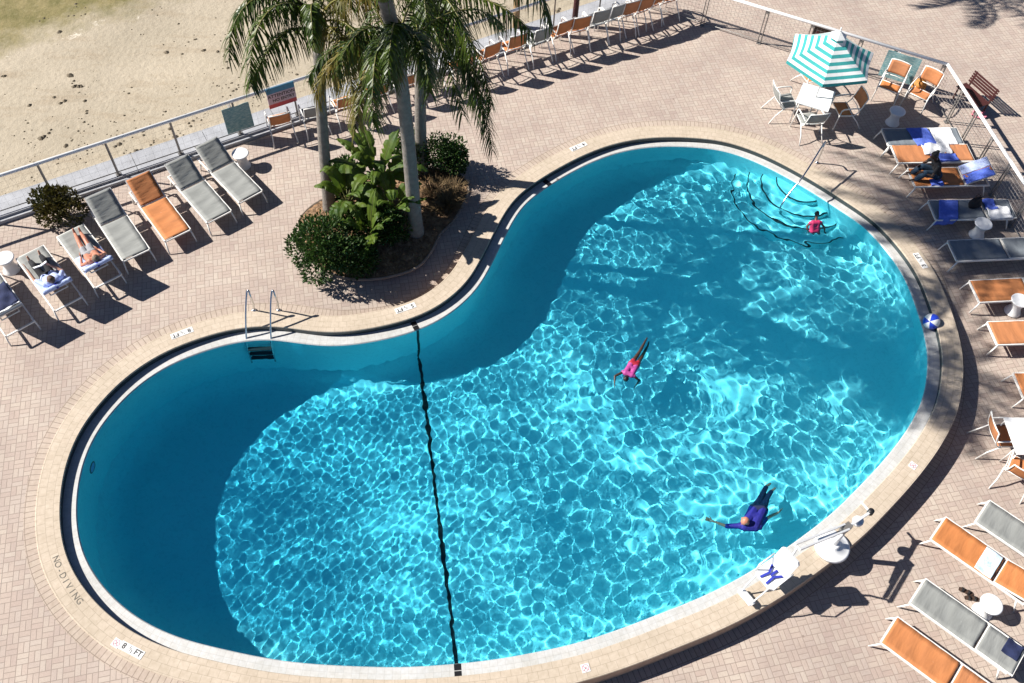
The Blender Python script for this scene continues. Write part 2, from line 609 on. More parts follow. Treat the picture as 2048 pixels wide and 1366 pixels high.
edge = np.c_[tuple(np.convolve(np.r_[edge[-8:,i], edge[:,i], edge[:8,i]], ker, 'valid') for i in (0, 1))]
tan = np.roll(edge, -1, 0)-np.roll(edge, 1, 0)
tan /= np.linalg.norm(tan, axis=1)[:,None]
area = .5*np.sum(edge[:,0]*np.roll(edge[:,1],-1)-np.roll(edge[:,0],-1)*edge[:,1])
sgn = 1.0 if area > 0 else -1.0
nrm = np.c_[tan[:,1], -tan[:,0]]*sgn           # outward
arc = np.r_[0, np.cumsum(np.linalg.norm(np.diff(edge, axis=0), axis=1))]
def offs(d):
    return edge+nrm*d
LEDGE_W, COPE_W, LEDGE_Z, WATER_Z = .27, .47, -.135, -.165
LEDW = LEDGE_W-.075*np.clip(nrm[:,1], 0, 1)*sstep(-3.0, 1.5, edge[:,0])
wall_line = edge-nrm*LEDW[:,None]

def inside_dist(X, Y, poly):
    """signed distance to a polygon, positive inside"""
    sh = X.shape
    x, y = X.ravel(), Y.ravel()
    A, B = poly, np.roll(poly, -1, 0)
    dmin = np.full(x.shape, 1e9)
    ins = np.zeros(x.shape, bool)
    for a, b in zip(A, B):
        e = b-a
        t = np.clip(((x-a[0])*e[0]+(y-a[1])*e[1])/(e@e), 0, 1)
        dmin = np.minimum(dmin, (x-a[0]-t*e[0])**2+(y-a[1]-t*e[1])**2)
        if a[1] != b[1]:
            c_ = ((a[1] > y) != (b[1] > y)) & (x < (b[0]-a[0])*(y-a[1])/(b[1]-a[1])+a[0])
            ins ^= c_
    d = np.sqrt(dmin)
    return np.where(ins, d, -d).reshape(sh)

def depth_at(x, y):
    """pool depth below the water level: 8 1/2 ft to the left, 5 1/2 at the black line, 3 1/2 to the right"""
    s = x - .07*(y-9)
    return np.interp(s, [-6.2, -5.2, -1.8, 1.5, 6.5, 10], [2.1, 2.05, 1.55, 1.36, 1.10, 1.05])

def ring_strip(name, mat, lines, zs, parent=None, smooth=False):
    """closed strip through successive outlines; uv u = metres along, v = metres across"""
    n = len(lines[0])
    vs = []
    for L, z in zip(lines, zs):
        zz = np.broadcast_to(z, (n,))
        vs += [(L[i,0], L[i,1], float(zz[i])) for i in range(n)]
    fs, uvs = [], []
    acc = [0.0]
    for k in range(1, len(lines)):
        acc.append(acc[-1]+max(.001, float(np.mean(np.sqrt(((lines[k]-lines[k-1])**2).sum(1)+(np.mean(zs[k])-np.mean(zs[k-1]))**2)))))
    tot = arc[-1]+np.linalg.norm(edge[0]-edge[-1])
    for k in range(len(lines)-1):
        for i in range(n):
            j = (i+1) % n
            fs.append((k*n+i, k*n+j, (k+1)*n+j, (k+1)*n+i))
            u0, u1 = arc[i], (arc[j] if j else tot)
            uvs += [(u0, acc[k]), (u1, acc[k]), (u1, acc[k+1]), (u0, acc[k+1])]
    me = bpy.data.meshes.new(name)
    me.from_pydata(vs, [], fs)
    me.materials.append(mat)
    uvl = me.uv_layers.new(name='UVMap')
    uvl.data.foreach_set('uv', np.array(uvs).ravel())
    if smooth:
        me.polygons.foreach_set('use_smooth', [True]*len(fs))
    bm = bmesh.new()
    bm.from_mesh(me)
    bmesh.ops.recalc_face_normals(bm, faces=bm.faces)
    bm.to_mesh(me)
    bm.free()
    return link(name, me, parent)

out_line = offs(COPE_W)
structure(ring_strip('pool_coping', M['coping'],
    [offs(0), offs(0), offs(.012), offs(COPE_W-.012), offs(COPE_W)],
    [COPE_Z-.035, COPE_Z-.012, COPE_Z, COPE_Z, COPE_Z-.012]))
structure(ring_strip('coping_face_shade', M['copeshade'], [offs(.004), offs(.004)], [LEDGE_Z-.02, COPE_Z-.034]))  # inner face of the coping, its shade put into the colour
structure(ring_strip('coping_riser', M['riser'], [out_line, out_line], [COPE_Z-.0125, -.75]))
structure(ring_strip('pool_ledge', M['ledge'], [offs(.02), edge-nrm*(LEDW-.02)[:,None], wall_line], [LEDGE_Z, LEDGE_Z, LEDGE_Z-.02]))
wall_o = structure(ring_strip('pool_wall', M['plaster'], [wall_line, wall_line, wall_line], [LEDGE_Z-.02, -1.0, -2.95], smooth=True))

# soldier course of pavers round the coping
b1, b2 = offs(COPE_W-.02), offs(COPE_W+.22)
structure(ring_strip('paver_border', M['border'], [b1, b2],
    [deck_z(b1[:,0], b1[:,1])+.005, deck_z(b2[:,0], b2[:,1])+.005]))

def np_mesh(name, V, F, mat, smooth=False):
    me = bpy.data.meshes.new(name)
    k = F.shape[1]
    me.vertices.add(len(V))
    me.vertices.foreach_set('co', np.asarray(V, np.float32).ravel())
    me.loops.add(F.size)
    me.loops.foreach_set('vertex_index', F.astype(np.int32).ravel())
    me.polygons.add(len(F))
    me.polygons.foreach_set('loop_start', np.arange(0, F.size, k, dtype=np.int32))
    if smooth:
        me.polygons.foreach_set('use_smooth', np.ones(len(F), bool))
    me.materials.append(mat)
    me.update(calc_edges=True)
    return me

def grid_faces(keep):
    """quads of a vertex grid whose four corners are kept, with compacted indices"""
    q = keep[:-1,:-1] & keep[1:,:-1] & keep[1:,1:] & keep[:-1,1:]
    idx = np.arange(keep.size).reshape(keep.shape)
    F = np.stack([idx[:-1,:-1][q], idx[1:,:-1][q], idx[1:,1:][q], idx[:-1,1:][q]], -1)
    used = np.unique(F)
    remap = np.full(keep.size, -1)
    remap[used] = np.arange(len(used))
    return used, remap[F]

# pool floor with a rounded cove to the wall
h = .12
gx, gy = np.meshgrid(np.arange(-10.5, 12, h), np.arange(3.6, 20.5, h), indexing='ij')
sd = inside_dist(gx, gy, wall_line)
cove = np.where(sd < .6, .6-np.sqrt(np.maximum(0, .36-(.6-np.clip(sd, 0, .6))**2)), 0)
gz = WATER_Z-depth_at(gx, gy)+cove*.9
used, F = grid_faces(sd > -.16)
V = np.stack([gx, gy, gz], -1).reshape(-1, 3)[used]
floor_o = structure(link('pool_floor', np_mesh('pool_floor', V, F, M['plaster'], True)))

# water surface with real waves
rng = np.random.default_rng(11)
h = .0145
gx, gy = np.meshgrid(np.arange(-9.6, 10.8, h), np.arange(4.4, 19.6, h), indexing='ij')
c0 = np.meshgrid(np.arange(-9.6, 11, .2), np.arange(4.4, 19.8, .2), indexing='ij')
sdc = inside_dist(c0[0], c0[1], wall_line)
ix = np.clip(((gx+9.6)/.2), 0, sdc.shape[0]-1.001)
iy = np.clip(((gy-4.4)/.2), 0, sdc.shape[1]-1.001)
i0, j0 = ix.astype(int), iy.astype(int)
fx, fy = ix-i0, iy-j0
sd = (sdc[i0,j0]*(1-fx)*(1-fy)+sdc[i0+1,j0]*fx*(1-fy)+sdc[i0,j0+1]*(1-fx)*fy+sdc[i0+1,j0+1]*fx*fy)
gz = np.zeros_like(gx)
NW = 64
CURV = 1.45
wx = gx+.10*np.sin(gy*1.1+.6)+.08*np.sin(gx*.7-gy*.5)
wy = gy+.10*np.sin(gx*.9+1.9)+.08*np.sin(gx*.6+gy*.8+2.)
fine = np.zeros_like(gx)
for i in range(NW):
    lam = rng.uniform(.19, .44)
    k = 2*math.pi/lam
    th = rng.uniform(0, 2*math.pi)
    gz += CURV*math.sqrt(2/NW)/k**2*np.sin(k*(wx*math.cos(th)+wy*math.sin(th))+rng.uniform(0, 6.283))
for i in range(48):
    lam = rng.uniform(.125, .27)
    k = 2*math.pi/lam
    th = rng.uniform(0, 2*math.pi)
    fine += CURV*math.sqrt(2/48)/k**2*np.sin(k*(wx*math.cos(th)+wy*math.sin(th))+rng.uniform(0, 6.283))
bl = sstep(2.6, -3.0, gx+.9*np.sin(gy*.7))       # short chop to the left, longer ripples to the right
gz = gz*np.sqrt(1-bl*.85)+fine*np.sqrt(bl*.85)
# a slow swell under the ripples
for i in range(10):
    lam = rng.uniform(1.1, 2.6)
    k = 2*math.pi/lam
    th = rng.uniform(0, 2*math.pi)
    gz += .030*math.sqrt(2/10)/k*np.sin(k*(wx*math.cos(th)+wy*math.sin(th))+rng.uniform(0, 6.283))
# calm and busy patches
amp = 1.0+.28*np.sin(gx*.8+1.)*np.sin(gy*.9+.4)+.18*np.sin(gx*1.7-gy*1.3)*np.sin(gy*2.1+gx*.6+2.)
amp *= 1.0-.30*sstep(1.5, -4.0, gx)
qc = at(1375, 735, WATER_Z)
amp *= 1.0-.85*np.exp(-(((gx-qc.x)/1.0)**2+((gy-qc.y)/.8)**2))
# finer chop over the deep end
chop = np.zeros_like(gx)
for i in range(16):
    lam = rng.uniform(.15, .26)
    k = 2*math.pi/lam
    th = rng.uniform(0, 2*math.pi)
    chop += .62*math.sqrt(2/16)/k**2*np.sin(k*(wx*math.cos(th)+wy*math.sin(th))+rng.uniform(0, 6.283))
gz = gz*amp+chop*.35*sstep(2.5, -4.0, gx)
# rings spreading from the swimmers
for (u, v, a, lam, r0) in ((1360, 735, .0030, .36, 1.7), (1255, 748, .0022, .24, .7), (1500, 1045, .0030, .28, .9), (1630, 452, .0022, .24, .7)):
    q = at(u, v, WATER_Z)
    r = np.hypot(gx-q.x, gy-q.y)
    gz += a*np.cos(2*math.pi*r/lam)*np.exp(-((r-r0)/(r0*.75))**2)
gz *= sstep(-.02, .35, sd)*.85+.15
used, F = grid_faces(sd > -.10)
V = np.stack([gx, gy, WATER_Z+gz], -1).reshape(-1, 3)[used]
me = np_mesh('pool_water', V, F, M['water'], True)
att = me.attributes.new('water_depth', 'FLOAT', 'POINT')
dd = depth_at(gx, gy)
dd = np.minimum(dd, .25+1.6*np.maximum(sd, 0)+.6)
att.data.foreach_set('value', dd.reshape(-1)[used].astype(np.float32))
water_o = structure(link('pool_water', me))
water_o.cycles.is_caustics_caster = True

RECV = [floor_o, wall_o]

# steps in the shallow corner, with dark nosings
SC = Vector((7.55, 18.2, 0))
mb = MB()
prof = []
for r, zt, zb in ((.70, -.40, -.62), (1.07, -.62, -.84), (1.42, -.84, -1.06), (1.80, -1.06, -1.4)):
    prof += [(r-.02, zt), (r, zt-.02), (r, zb)]
mb.lathe([(0, -.40)]+prof, 72, SC)
st = structure(mb.build('pool_steps', M['plaster']))
RECV.append(st)
mb = MB()
for r, zt in ((.70, -.40), (1.07, -.62), (1.42, -.84), (1.80, -1.06)):
    mb.lathe([(r-.022, zt+.004), (r+.004, zt+.004), (r+.004, zt-.04)], 72, SC)
st = structure(mb.build('step_nosing', M['tileblack']))
RECV.append(st)

def wall_fit(u, v):
    q = at(u, v, WATER_Z-.3)
    i = int(np.hypot(wall_line[:,0]-q.x, wall_line[:,1]-q.y).argmin())
    n_ = Vector((-nrm[i,0], -nrm[i,1], 0))
    return Vector((wall_line[i,0], wall_line[i,1], WATER_Z-.55)), n_
q, n_ = wall_fit(196, 930)
pl = thing('pool_light', 'round underwater light in the left wall of the deep end', 'pool light', q)
pl.rotation_euler = n_.to_track_quat('Z', 'Y').to_euler()
mb = MB()
mb.lathe([(.11, .012), (.125, .02), (.14, .012), (.145, 0)], 28)
RECV.append(mb.build('rim', M['post'], pl, True))
mb = MB()
mb.lathe([(0, .03), (.06, .026), (.11, .008)], 28)
RECV.append(mb.build('lens', M['paleblue'], pl, True))
# the black tile line across the floor, up the walls and over the ledge
def floor_z(x, y):
    d = float(inside_dist(np.array([[x]]), np.array([[y]]), wall_line)[0,0])
    cv = .6-math.sqrt(max(0, .36-(.6-min(.6, max(0, d)))**2)) if d < .6 else 0
    return WATER_Z-float(depth_at(x, y))+cv*.9
A, B = at(822, 648, LEDGE_Z), at(916, 1342, LEDGE_Z)
def edge_hit(p, dline):
    dd_ = np.hypot(dline[:,0]-p.x, dline[:,1]-p.y)
    i = int(dd_.argmin())
    return Vector((dline[i,0], dline[i,1], 0)), Vector((nrm[i,0], nrm[i,1], 0))
wa, na = edge_hit(A, wall_line)
wb, nb = edge_hit(B, wall_line)
mb = MB()
hw = .038
dv = (wb-wa).normalized()
sd_v = Vector((-dv.y, dv.x, 0))
pts = []
for t in np.linspace(0, 1, 70):
    q = wa.lerp(wb, t)
    pts.append(Vector((q.x, q.y, floor_z(q.x, q.y)+.006)))
vs, fs = [], []
for q in pts:
    vs += [q-sd_v*hw, q+sd_v*hw]
fs = [(2*i, 2*i+1, 2*i+3, 2*i+2) for i in range(len(pts)-1)]
mb.add(vs, fs)
for q, n_ in ((wa, na), (wb, nb)):
    q2 = q-n_*.006
    z0 = floor_z(q.x, q.y)
    mb.add([q2-sd_v*hw+Vector((0,0,z0)), q2+sd_v*hw+Vector((0,0,z0)), q2+sd_v*hw+Vector((0,0,LEDGE_Z-.02)), q2-sd_v*hw+Vector((0,0,LEDGE_Z-.02))], [(0,1,2,3)])
RECV.append(structure(mb.build('floor_line', M['tileblack'])))
mb = MB()
for q, n_ in ((wa, na), (wb, nb)):
    for k in range(2):
        a0, a1 = .01+k*.13, .125+k*.13
        s_ = Vector((-n_.y, n_.x, 0))
        z = Vector((0, 0, LEDGE_Z+.005))
        mb.add([q+n_*a0-s_*.065+z, q+n_*a0+s_*.065+z, q+n_*a1+s_*.065+z, q+n_*a1-s_*.065+z], [(0,1,2,3)])
q, n_ = edge_hit(at(1095, 362, LEDGE_Z), wall_line)
s_ = Vector((-n_.y, n_.x, 0))
z = Vector((0, 0, LEDGE_Z+.005))
mb.add([q+n_*.0-s_*.07+z, q+n_*.0+s_*.07+z, q+n_*.25+s_*.07+z, q+n_*.25-s_*.07+z], [(0,1,2,3)])
structure(mb.build('ledge_line_tile', M['tileblack']))

# ------------------------------------------------------------------ deck, bed, seawall, beach
h = .15
gx, gy = np.meshgrid(np.arange(-30, 45, h), np.arange(-8, 50, h), indexing='ij')
SW_A, SW_D = np.array((-11.6, 15.87)), np.array((.846, .533))         # the seawall line and its direction
SW_N = np.array((-.533, .846))                                         # towards the beach
side = (gx-SW_A[0])*SW_N[0]+(gy-SW_A[1])*SW_N[1]
along = (gx-SW_A[0])*SW_D[0]+(gy-SW_A[1])*SW_D[1]
sdk = np.full(gx.shape, -9.)
box_ = (gx > -11) & (gx < 13) & (gy > 3) & (gy < 21)
sdk[box_] = inside_dist(gx[box_], gy[box_], offs(COPE_W*.5))
V = np.stack([gx, gy, deck_z(gx, gy)], -1).reshape(-1, 3)
keep = (sdk < h*1.5) & (side < .3)
used, F = grid_faces(keep)
# clip: no deck vertex may stand inside the water line
structure(link('paver_deck', np_mesh('paver_deck', V[used], F, M['paver'])))

# beach: tan mud sand below the wall
m, nt, p = newmat('beach_sand')
tc = N(nt, 'ShaderNodeTexCoord')
o_ = tc.outputs['Object']
c = mix(nt, ramp(nt, noise(nt, .35, 5, .6, o_), .35, .68), (.415,.36,.28), (.345,.30,.23))
mp = N(nt, 'ShaderNodeMapping')
mp.inputs['Rotation'].default_value = (0, 0, R_(-32))
mp.inputs['Scale'].default_value = (.5, 2.2, 1)
nt.links.new(o_, mp.inputs[0])
c = mix(nt, math_n(nt, 'MULTIPLY', ramp(nt, noise(nt, 1.1, 5, .65, mp.outputs[0]), .52, .72), .5), c, (.27,.205,.135))
c = mix(nt, math_n(nt, 'MULTIPLY', ramp(nt, noise(nt, 9, 4, .7, o_), .56, .74), .45), c, (.22,.165,.105))
c = mix(nt, math_n(nt, 'MULTIPLY', ramp(nt, noise(nt, 34, 2, .7, o_), .60, .72), .55), c, (.14,.10,.06))
# weed-covered wet mud beyond the tide line, with a broken edge
q0, q1 = at(0, 84, -.7), at(330, -12, -.7)
ln = (q1-q0).normalized()
sp3 = N(nt, 'ShaderNodeSeparateXYZ')
nt.links.new(o_, sp3.inputs[0])
dist = math_n(nt, 'ADD', math_n(nt, 'MULTIPLY', math_n(nt, 'SUBTRACT', sp3.outputs[0], q0.x), -ln.y), math_n(nt, 'MULTIPLY', math_n(nt, 'SUBTRACT', sp3.outputs[1], q0.y), ln.x))
dist = math_n(nt, 'ADD', dist, math_n(nt, 'MULTIPLY', math_n(nt, 'SUBTRACT', noise(nt, .8, 5, .7, o_), .5), 3.0))
wet = ramp(nt, dist, -.9, .5)
weed = mix(nt, ramp(nt, noise(nt, 1.4, 5, .7, o_), .35, .68), (.235,.195,.095), (.13,.12,.045))
weed = mix(nt, math_n(nt, 'MULTIPLY', ramp(nt, noise(nt, 7, 4, .7, o_), .55, .75), .6), weed, (.30,.26,.16))
c = mix(nt, wet, c, weed)
shell = math_n(nt, 'MULTIPLY', ramp(nt, math_n(nt, 'ABSOLUTE', math_n(nt, 'ADD', dist, .75)), .10, .0), ramp(nt, noise(nt, 1.3, 4, .7, o_), .54, .62))
c = mix(nt, shell, c, (.62,.57,.48))
nt.links.new(c, p.inputs['Base Color'])
p.inputs['Roughness'].default_value = .9
p.inputs['Specular IOR Level'].default_value = .2
b = N(nt, 'ShaderNodeBump')
b.inputs['Strength'].default_value = .6
b.inputs['Distance'].default_value = .06
nt.links.new(noise(nt, 5, 5, .65, o_), b.inputs['Height'])
nt.links.new(b.outputs[0], p.inputs['Normal'])
M['sand'] = m
SAND_Z = -.55
mb = MB()
def sand_pt(i, j):
    a = -70+i*170
    s = .2+j*j*140
    q = SW_A+SW_D*a+SW_N*s
    z = SAND_Z-.018*max(0, s-3)+.05*math.sin(q[0]*.9+q[1]*.4)*math.sin(q[1]*.8-q[0]*.3)
    return (q[0], q[1], z)
mb.grid(sand_pt, 150, 60)
structure(mb.build('beach_sand', M['sand'], smooth=True))

# seawall cap: grey concrete slabs with a stepped front edge
mb = MB()
def wall_pt(a, s, z):
    q = SW_A+SW_D*a+SW_N*s
    return Vector((q[0], q[1], z))
a = -34.0
while a < 45:
    b_ = a+1.9
    mb.add([wall_pt(x, s, z) for x in (a+.006, b_-.006) for s in (-.10, .62) for z in (-.4, .15)],
           [(0,1,3,2),(4,6,7,5),(0,4,5,1),(2,3,7,6),(0,2,6,4),(1,5,7,3)])
    a += 1.9
mb.add([wall_pt(x, s, z) for x in (-34, 46) for s in (-.19, -.102) for z in (-.4, .09)],
       [(0,1,3,2),(4,6,7,5),(0,4,5,1),(2,3,7,6),(0,2,6,4),(1,5,7,3)])
structure(mb.build('seawall', M['cap']))

# debris on the beach: pebbles, shells, weed clumps
rnd = random.Random(2)
mb = MB()
def blob(c, r, fl=.5):
    n = 6
    a0 = rnd.uniform(0, 6.28)
    base = [Vector((c[0]+r*rnd.uniform(.7,1.2)*math.cos(a0+k*6.283/n), c[1]+r*rnd.uniform(.7,1.2)*math.sin(a0+k*6.283/n), c[2]-.01)) for k in range(n)]
    top = Vector((c[0], c[1], c[2]+r*fl))
    mb.add(base+[top], [(k, (k+1) % n, n) for k in range(n)])
for i in range(800):
    if rnd.random() < .45:
        a, s = rnd.uniform(-6, 10), abs(rnd.gauss(0, 1))*2.2+.8
    else:
        a, s = rnd.uniform(-10, 18), rnd.uniform(.8, 17)
    q = SW_A+SW_D*a+SW_N*s
    r = min(.13, .03*math.exp(abs(rnd.gauss(0, .6))))
    for k in range(rnd.choice((1, 1, 1, 2, 4))):
        x, y = q[0]+rnd.gauss(0, .12)*k, q[1]+rnd.gauss(0, .1)*k
        ss = (x-SW_A[0])*SW_N[0]+(y-SW_A[1])*SW_N[1]
        blob((x, y, SAND_Z-.018*max(0, ss-3)+.05*math.sin(x*.9+y*.4)*math.sin(y*.8-x*.3)), r*rnd.uniform(.6, 1.1))
# drift line of dark weed
for i in range(420):
    a = rnd.uniform(-8, 6)
    s = 1.15+.10*math.sin(a*1.3)+rnd.gauss(0, .035)
    if math.sin(a*2.1)+math.sin(a*.9+1) < -.3:
        continue
    q = SW_A+SW_D*a+SW_N*s
    blob((q[0], q[1], SAND_Z+.05*math.sin(q[0]*.9+q[1]*.4)*math.sin(q[1]*.8-q[0]*.3)), rnd.uniform(.015, .045), .3)
dbo = mb.build('beach_debris', M['debris'])
dbo['kind'] = 'stuff'
tag(dbo, 'dark pebbles and weed scraps scattered over the tan sand', 'debris')

# planting bed: mulch mound with an edging kerb
BED_PX = [(598,452),(608,428),(640,403),(690,385),(760,350),(830,338),(905,345),(938,372),(925,410),(905,445),(880,470),(862,505),(835,535),
          (790,552),(740,560),(690,557),(650,540),(615,505)]
bed = [at(u, v, 0) for u, v in BED_PX]
bed = [Vector((p.x, p.y, 0)) for p in catmull(bed, True, 6)]
bc = sum(bed, Vector())/len(bed)
rnd = random.Random(4)
mb = MB()
nb_ = len(bed)
rings = []
for f, z in ((1.0, .012), (.96, .05), (.8, .09), (.55, .13), (.3, .15)):
    rings.append([bc+(p-bc)*f+Vector((0,0,z+rnd.uniform(-.012,.012)*(f < 1))) for p in bed])
vs = [q for rg in rings for q in rg]+[bc+Vector((0,0,.15))]
fs = [(k*nb_+i, k*nb_+(i+1) % nb_, (k+1)*nb_+(i+1) % nb_, (k+1)*nb_+i) for k in range(4) for i in range(nb_)]
fs += [(4*nb_+i, 4*nb_+(i+1) % nb_, 5*nb_) for i in range(nb_)]
mb.add(vs, fs)
structure(mb.build('planting_bed', M['mulch'], smooth=True))
mb = MB()
mb.tube([p+Vector((0,0,.02)) for p in bed[::2]], .035, 6, closed=True)
structure(mb.build('bed_kerb', M['edge']))
mb = MB()
for i in range(2600):
    p = bed[rnd.randrange(nb_)]
    f = math.sqrt(rnd.random())
    q = bc+(p-bc)*f*.98
    z = np.interp(f, [.3, .55, .8, .96, 1], [.15, .13, .09, .05, .02])+.015
    a, l, w = rnd.uniform(0, 6.28), rnd.uniform(.03, .09), rnd.uniform(.012, .03)
    d = Vector((math.cos(a), math.sin(a), rnd.uniform(-.3, .3)))*l
    e = Vector((-math.sin(a), math.cos(a), rnd.uniform(-.4, .4)))*w
    c = Vector((q.x, q.y, z))
    mb.add([c-d-e, c+d-e, c+d+e, c-d+e], [(0,1,2,3)])
o = mb.build('mulch_chips', M['chip'])
o['kind'] = 'stuff'
tag(o, 'loose brown bark chips covering the palm planting bed', 'mulch')

# ------------------------------------------------------------------ railings
def railing(name, label, pts, zb, post_every, rail_z, offset_first=0.0, double=False, mesh_step=.075, group=None, posts=None, w=.0028):
    """posts, a white top rail, lower wires and a fine wire mesh along a polyline"""
    root = thing(name, label, 'railing', pts[0], 0, group)
    o0 = Vector(pts[0])
    pts = [Vector(p)-o0 for p in pts]
    for i in range(len(pts)-1):
        a, b = pts[i], pts[i+1]
        L = (b-a).length
        d = (b-a)/L
        mb = MB()
        mb.tube([a+Vector((0,0,rail_z)), b+Vector((0,0,rail_z))], .045, 10)
        mb.build('rail', M['rail'], root, True)
        s_list = posts[i] if posts else list(np.arange(offset_first, L, post_every))
        for s in s_list:
            q = a+d*s
            mb = MB()
            if double:
                for e in (-.045, .045):
                    mb.beam(q+d*e+Vector((0,0,zb)), q+d*e+Vector((0,0,rail_z-.03)), .035, .022)
                mb.box(q+Vector((0,0,rail_z-.10)), (.12, .05, .05), Matrix.Rotation(math.atan2(d.y, d.x), 3, 'Z'))
            else:
                mb.beam(q+Vector((0,0,zb)), q+Vector((0,0,rail_z-.03)), .05, .04)
            mb.box(q+Vector((0,0,zb+.006)), (.13, .13, .012), Matrix.Rotation(math.atan2(d.y, d.x), 3, 'Z'))
            mb.build('post', M['post'], root)
        mb = MB()
        for zz in np.arange(zb+.10, rail_z-.06, mesh_step):
            mb.tube([a+Vector((0,0,zz)), b+Vector((0,0,zz))], w, 3, cap=False)
        for s in np.arange(mesh_step, L, mesh_step):
            q = a+d*s
            mb.tube([q+Vector((0,0,zb+.10)), q+Vector((0,0,rail_z-.06))], w, 3, cap=False)
        mb.build('wire_mesh', M['wire'], root)
        mb = MB()
        mb.tube([a+Vector((0,0,zb+.09)), b+Vector((0,0,zb+.09))], .014, 6)
        mb.build('bottom_rail', M['post'], root, True)
    return root

LA = wall_pt(-30, 0, 0)
LB = wall_pt(17.68, 0, 0)
posts = list(np.arange(30-1.62*18, 47.6, 1.62))
railing('seawall_railing', 'white topped railing with thin grey posts along the seawall beside the beach', [LA, LB], .15, 1.62, 1.25, mesh_step=.20, posts=[posts], w=.0016)
RC = Vector((11.63, 21.62, 0))
RE = Vector((13.75, 10.5, 0))
d = (RC-LB)
Lr = d.length
p1 = []
for q in ((5.26, 24.42), (6.90, 23.68), (8.15, 23.15), (9.45, 22.58), (10.35, 22.17), (11.58, 21.64)):
    p1.append((Vector((q[0], q[1], 0))-LB).dot(d.normalized()))
railing('deck_railing', 'white topped wire mesh railing bending round the far right corner of the deck', [LB, RC, RE], 0.0, 1.5, 1.15,
        double=True, mesh_step=.11, posts=[p1, [1.05, 1.95, 2.9, 3.9, 5.0, 6.2, 7.4, 8.6]])

# woven screens and signs hung on the railings
def hung_panel(name, label, cat, a, b, z0, z1, mats, paint, group=None, out=.03):
    """a panel between two base points; paint(mb, quad) lays its bands"""
    a, b = Vector(a), Vector(b)
    d = (b-a)
    L = d.length
    root = thing(name, label, cat, (a.x, a.y, z0), math.atan2(d.y, d.x), group)
    paint(root, L, z1-z0)
    return root

m, nt, p = newmat('woven_screen')
tc = N(nt, 'ShaderNodeTexCoord')
mp = N(nt, 'ShaderNodeMapping')
mp.inputs['Scale'].default_value = (9, 1, 42)
nt.links.new(tc.outputs['Object'], mp.inputs[0])
c = mix(nt, ramp(nt, noise(nt, 1.0, 3, .6, mp.outputs[0]), .40, .60), (.10,.25,.28), (.30,.42,.42))
nt.links.new(c, p.inputs['Base Color'])
p.inputs['Roughness'].default_value = .8
M['screen'] = m

def paint_screen(root, L, H):
    mb = MB()
    mb.sheet(lambda u, v: (u*L, -.04-.012*math.sin(u*9)*math.sin(v*5), v*H), 12, 12, .008)
    mb.build('screen_panel', M['screen'], root)
    for x in (.28*L, .34*L):
        mb = MB()
        mb.tube([(x, -.03, H), (x, 0, H+.08)], .012, 6)
        mb.build('tie', M['rail'], root)
a, b = at(470, 262, .30), at(508, 246, .30)
def on_line(p, q, n, pt):
    return p+(q-p).normalized()*((pt-p).dot((q-p).normalized()))
pa = on_line(LA, LB, 0, at(457, 270, .3))
pb = on_line(LA, LB, 0, at(508, 250, .3))
hung_panel('woven_screen', 'teal woven screen tied to the seawall railing beside the white stool', 'screen', pa, pb, .30, 1.10, None, paint_screen)
pa = on_line(LB, RC, 0, Vector((10.15, 22.25, 0)))
pb = on_line(LB, RC, 0, Vector((11.02, 21.88, 0)))
hung_panel('woven_screen', 'bright teal patterned screen on the corner railing behind two orange chairs', 'screen', pa, pb, .22, 1.08, None, paint_screen)

def text_mesh(body, size, mat, parent, M4, name='lettering', bold=0.0, align='CENTER'):
    cu = bpy.data.curves.new(name, 'FONT')
    cu.body = body
    cu.size = size
    cu.align_x = align
    cu.align_y = 'CENTER'
    cu.offset = bold
    cu.resolution_u = 3
    tmp = bpy.data.objects.new('tmp_text', cu)
    COL.objects.link(tmp)
    dg = bpy.context.evaluated_depsgraph_get()
    me = bpy.data.meshes.new_from_object(tmp.evaluated_get(dg))
    bpy.data.objects.remove(tmp)
    bpy.data.curves.remove(cu)
    me.name = name
    me.transform(M4)
    me.materials.clear()
    me.materials.append(mat)
    return link(name, me, parent)

def paint_sign(root, L, H):
    for nm, mt, z0, z1 in (('sign_board', M['signlilac'], .2, .72), ('red_band', M['signred'], 0, .2), ('blue_band', M['signblue'], .72, 1.0)):
        mb = MB()
        mb.box((L/2, -.05, (z0+z1)/2*H), (L, .014, (z1-z0)*H-.002))
        mb.build(nm, mt, root)
    R4 = Matrix.Rotation(math.pi/2, 4, 'X')
    text_mesh('ATTENTION', .125*H/.6, M['ink'], root, Matrix.Translation((L/2, -.061, .58*H)) @ R4, bold=.004)
    text_mesh('NO ENTRY', .115*H/.6, M['ink'], root, Matrix.Translation((L/2+.04, -.061, .36*H)) @ R4, bold=.004)
pa = on_line(LA, LB, 0, at(533, 208, .66))
pb = on_line(LA, LB, 0, at(588, 191, .66))
hung_panel('warning_sign', 'lilac warning sign with a red band below, under the left palm frond', 'sign', pa, pb, .66, 1.30, None, paint_sign)
def paint_brown(root, L, H):
    mb = MB()
    mb.box((L/2, .05, H/2), (L, .014, H))
    mb.build('board', M['brownleather'], root)
    text_mesh('P', .16, M['signred'], root, Matrix.Translation((.1, .04, H*.6)) @ Matrix.Rotation(math.pi/2, 4, 'X'))
pa = on_line(LB, RC, 0, Vector((8.2, 23.12, 0)))
pb = on_line(LB, RC, 0, Vector((8.9, 22.82, 0)))
hung_panel('notice_board', 'dull brown notice board on the railing just behind the striped umbrella', 'sign', pa, pb, .55, 1.08, None, paint_brown)

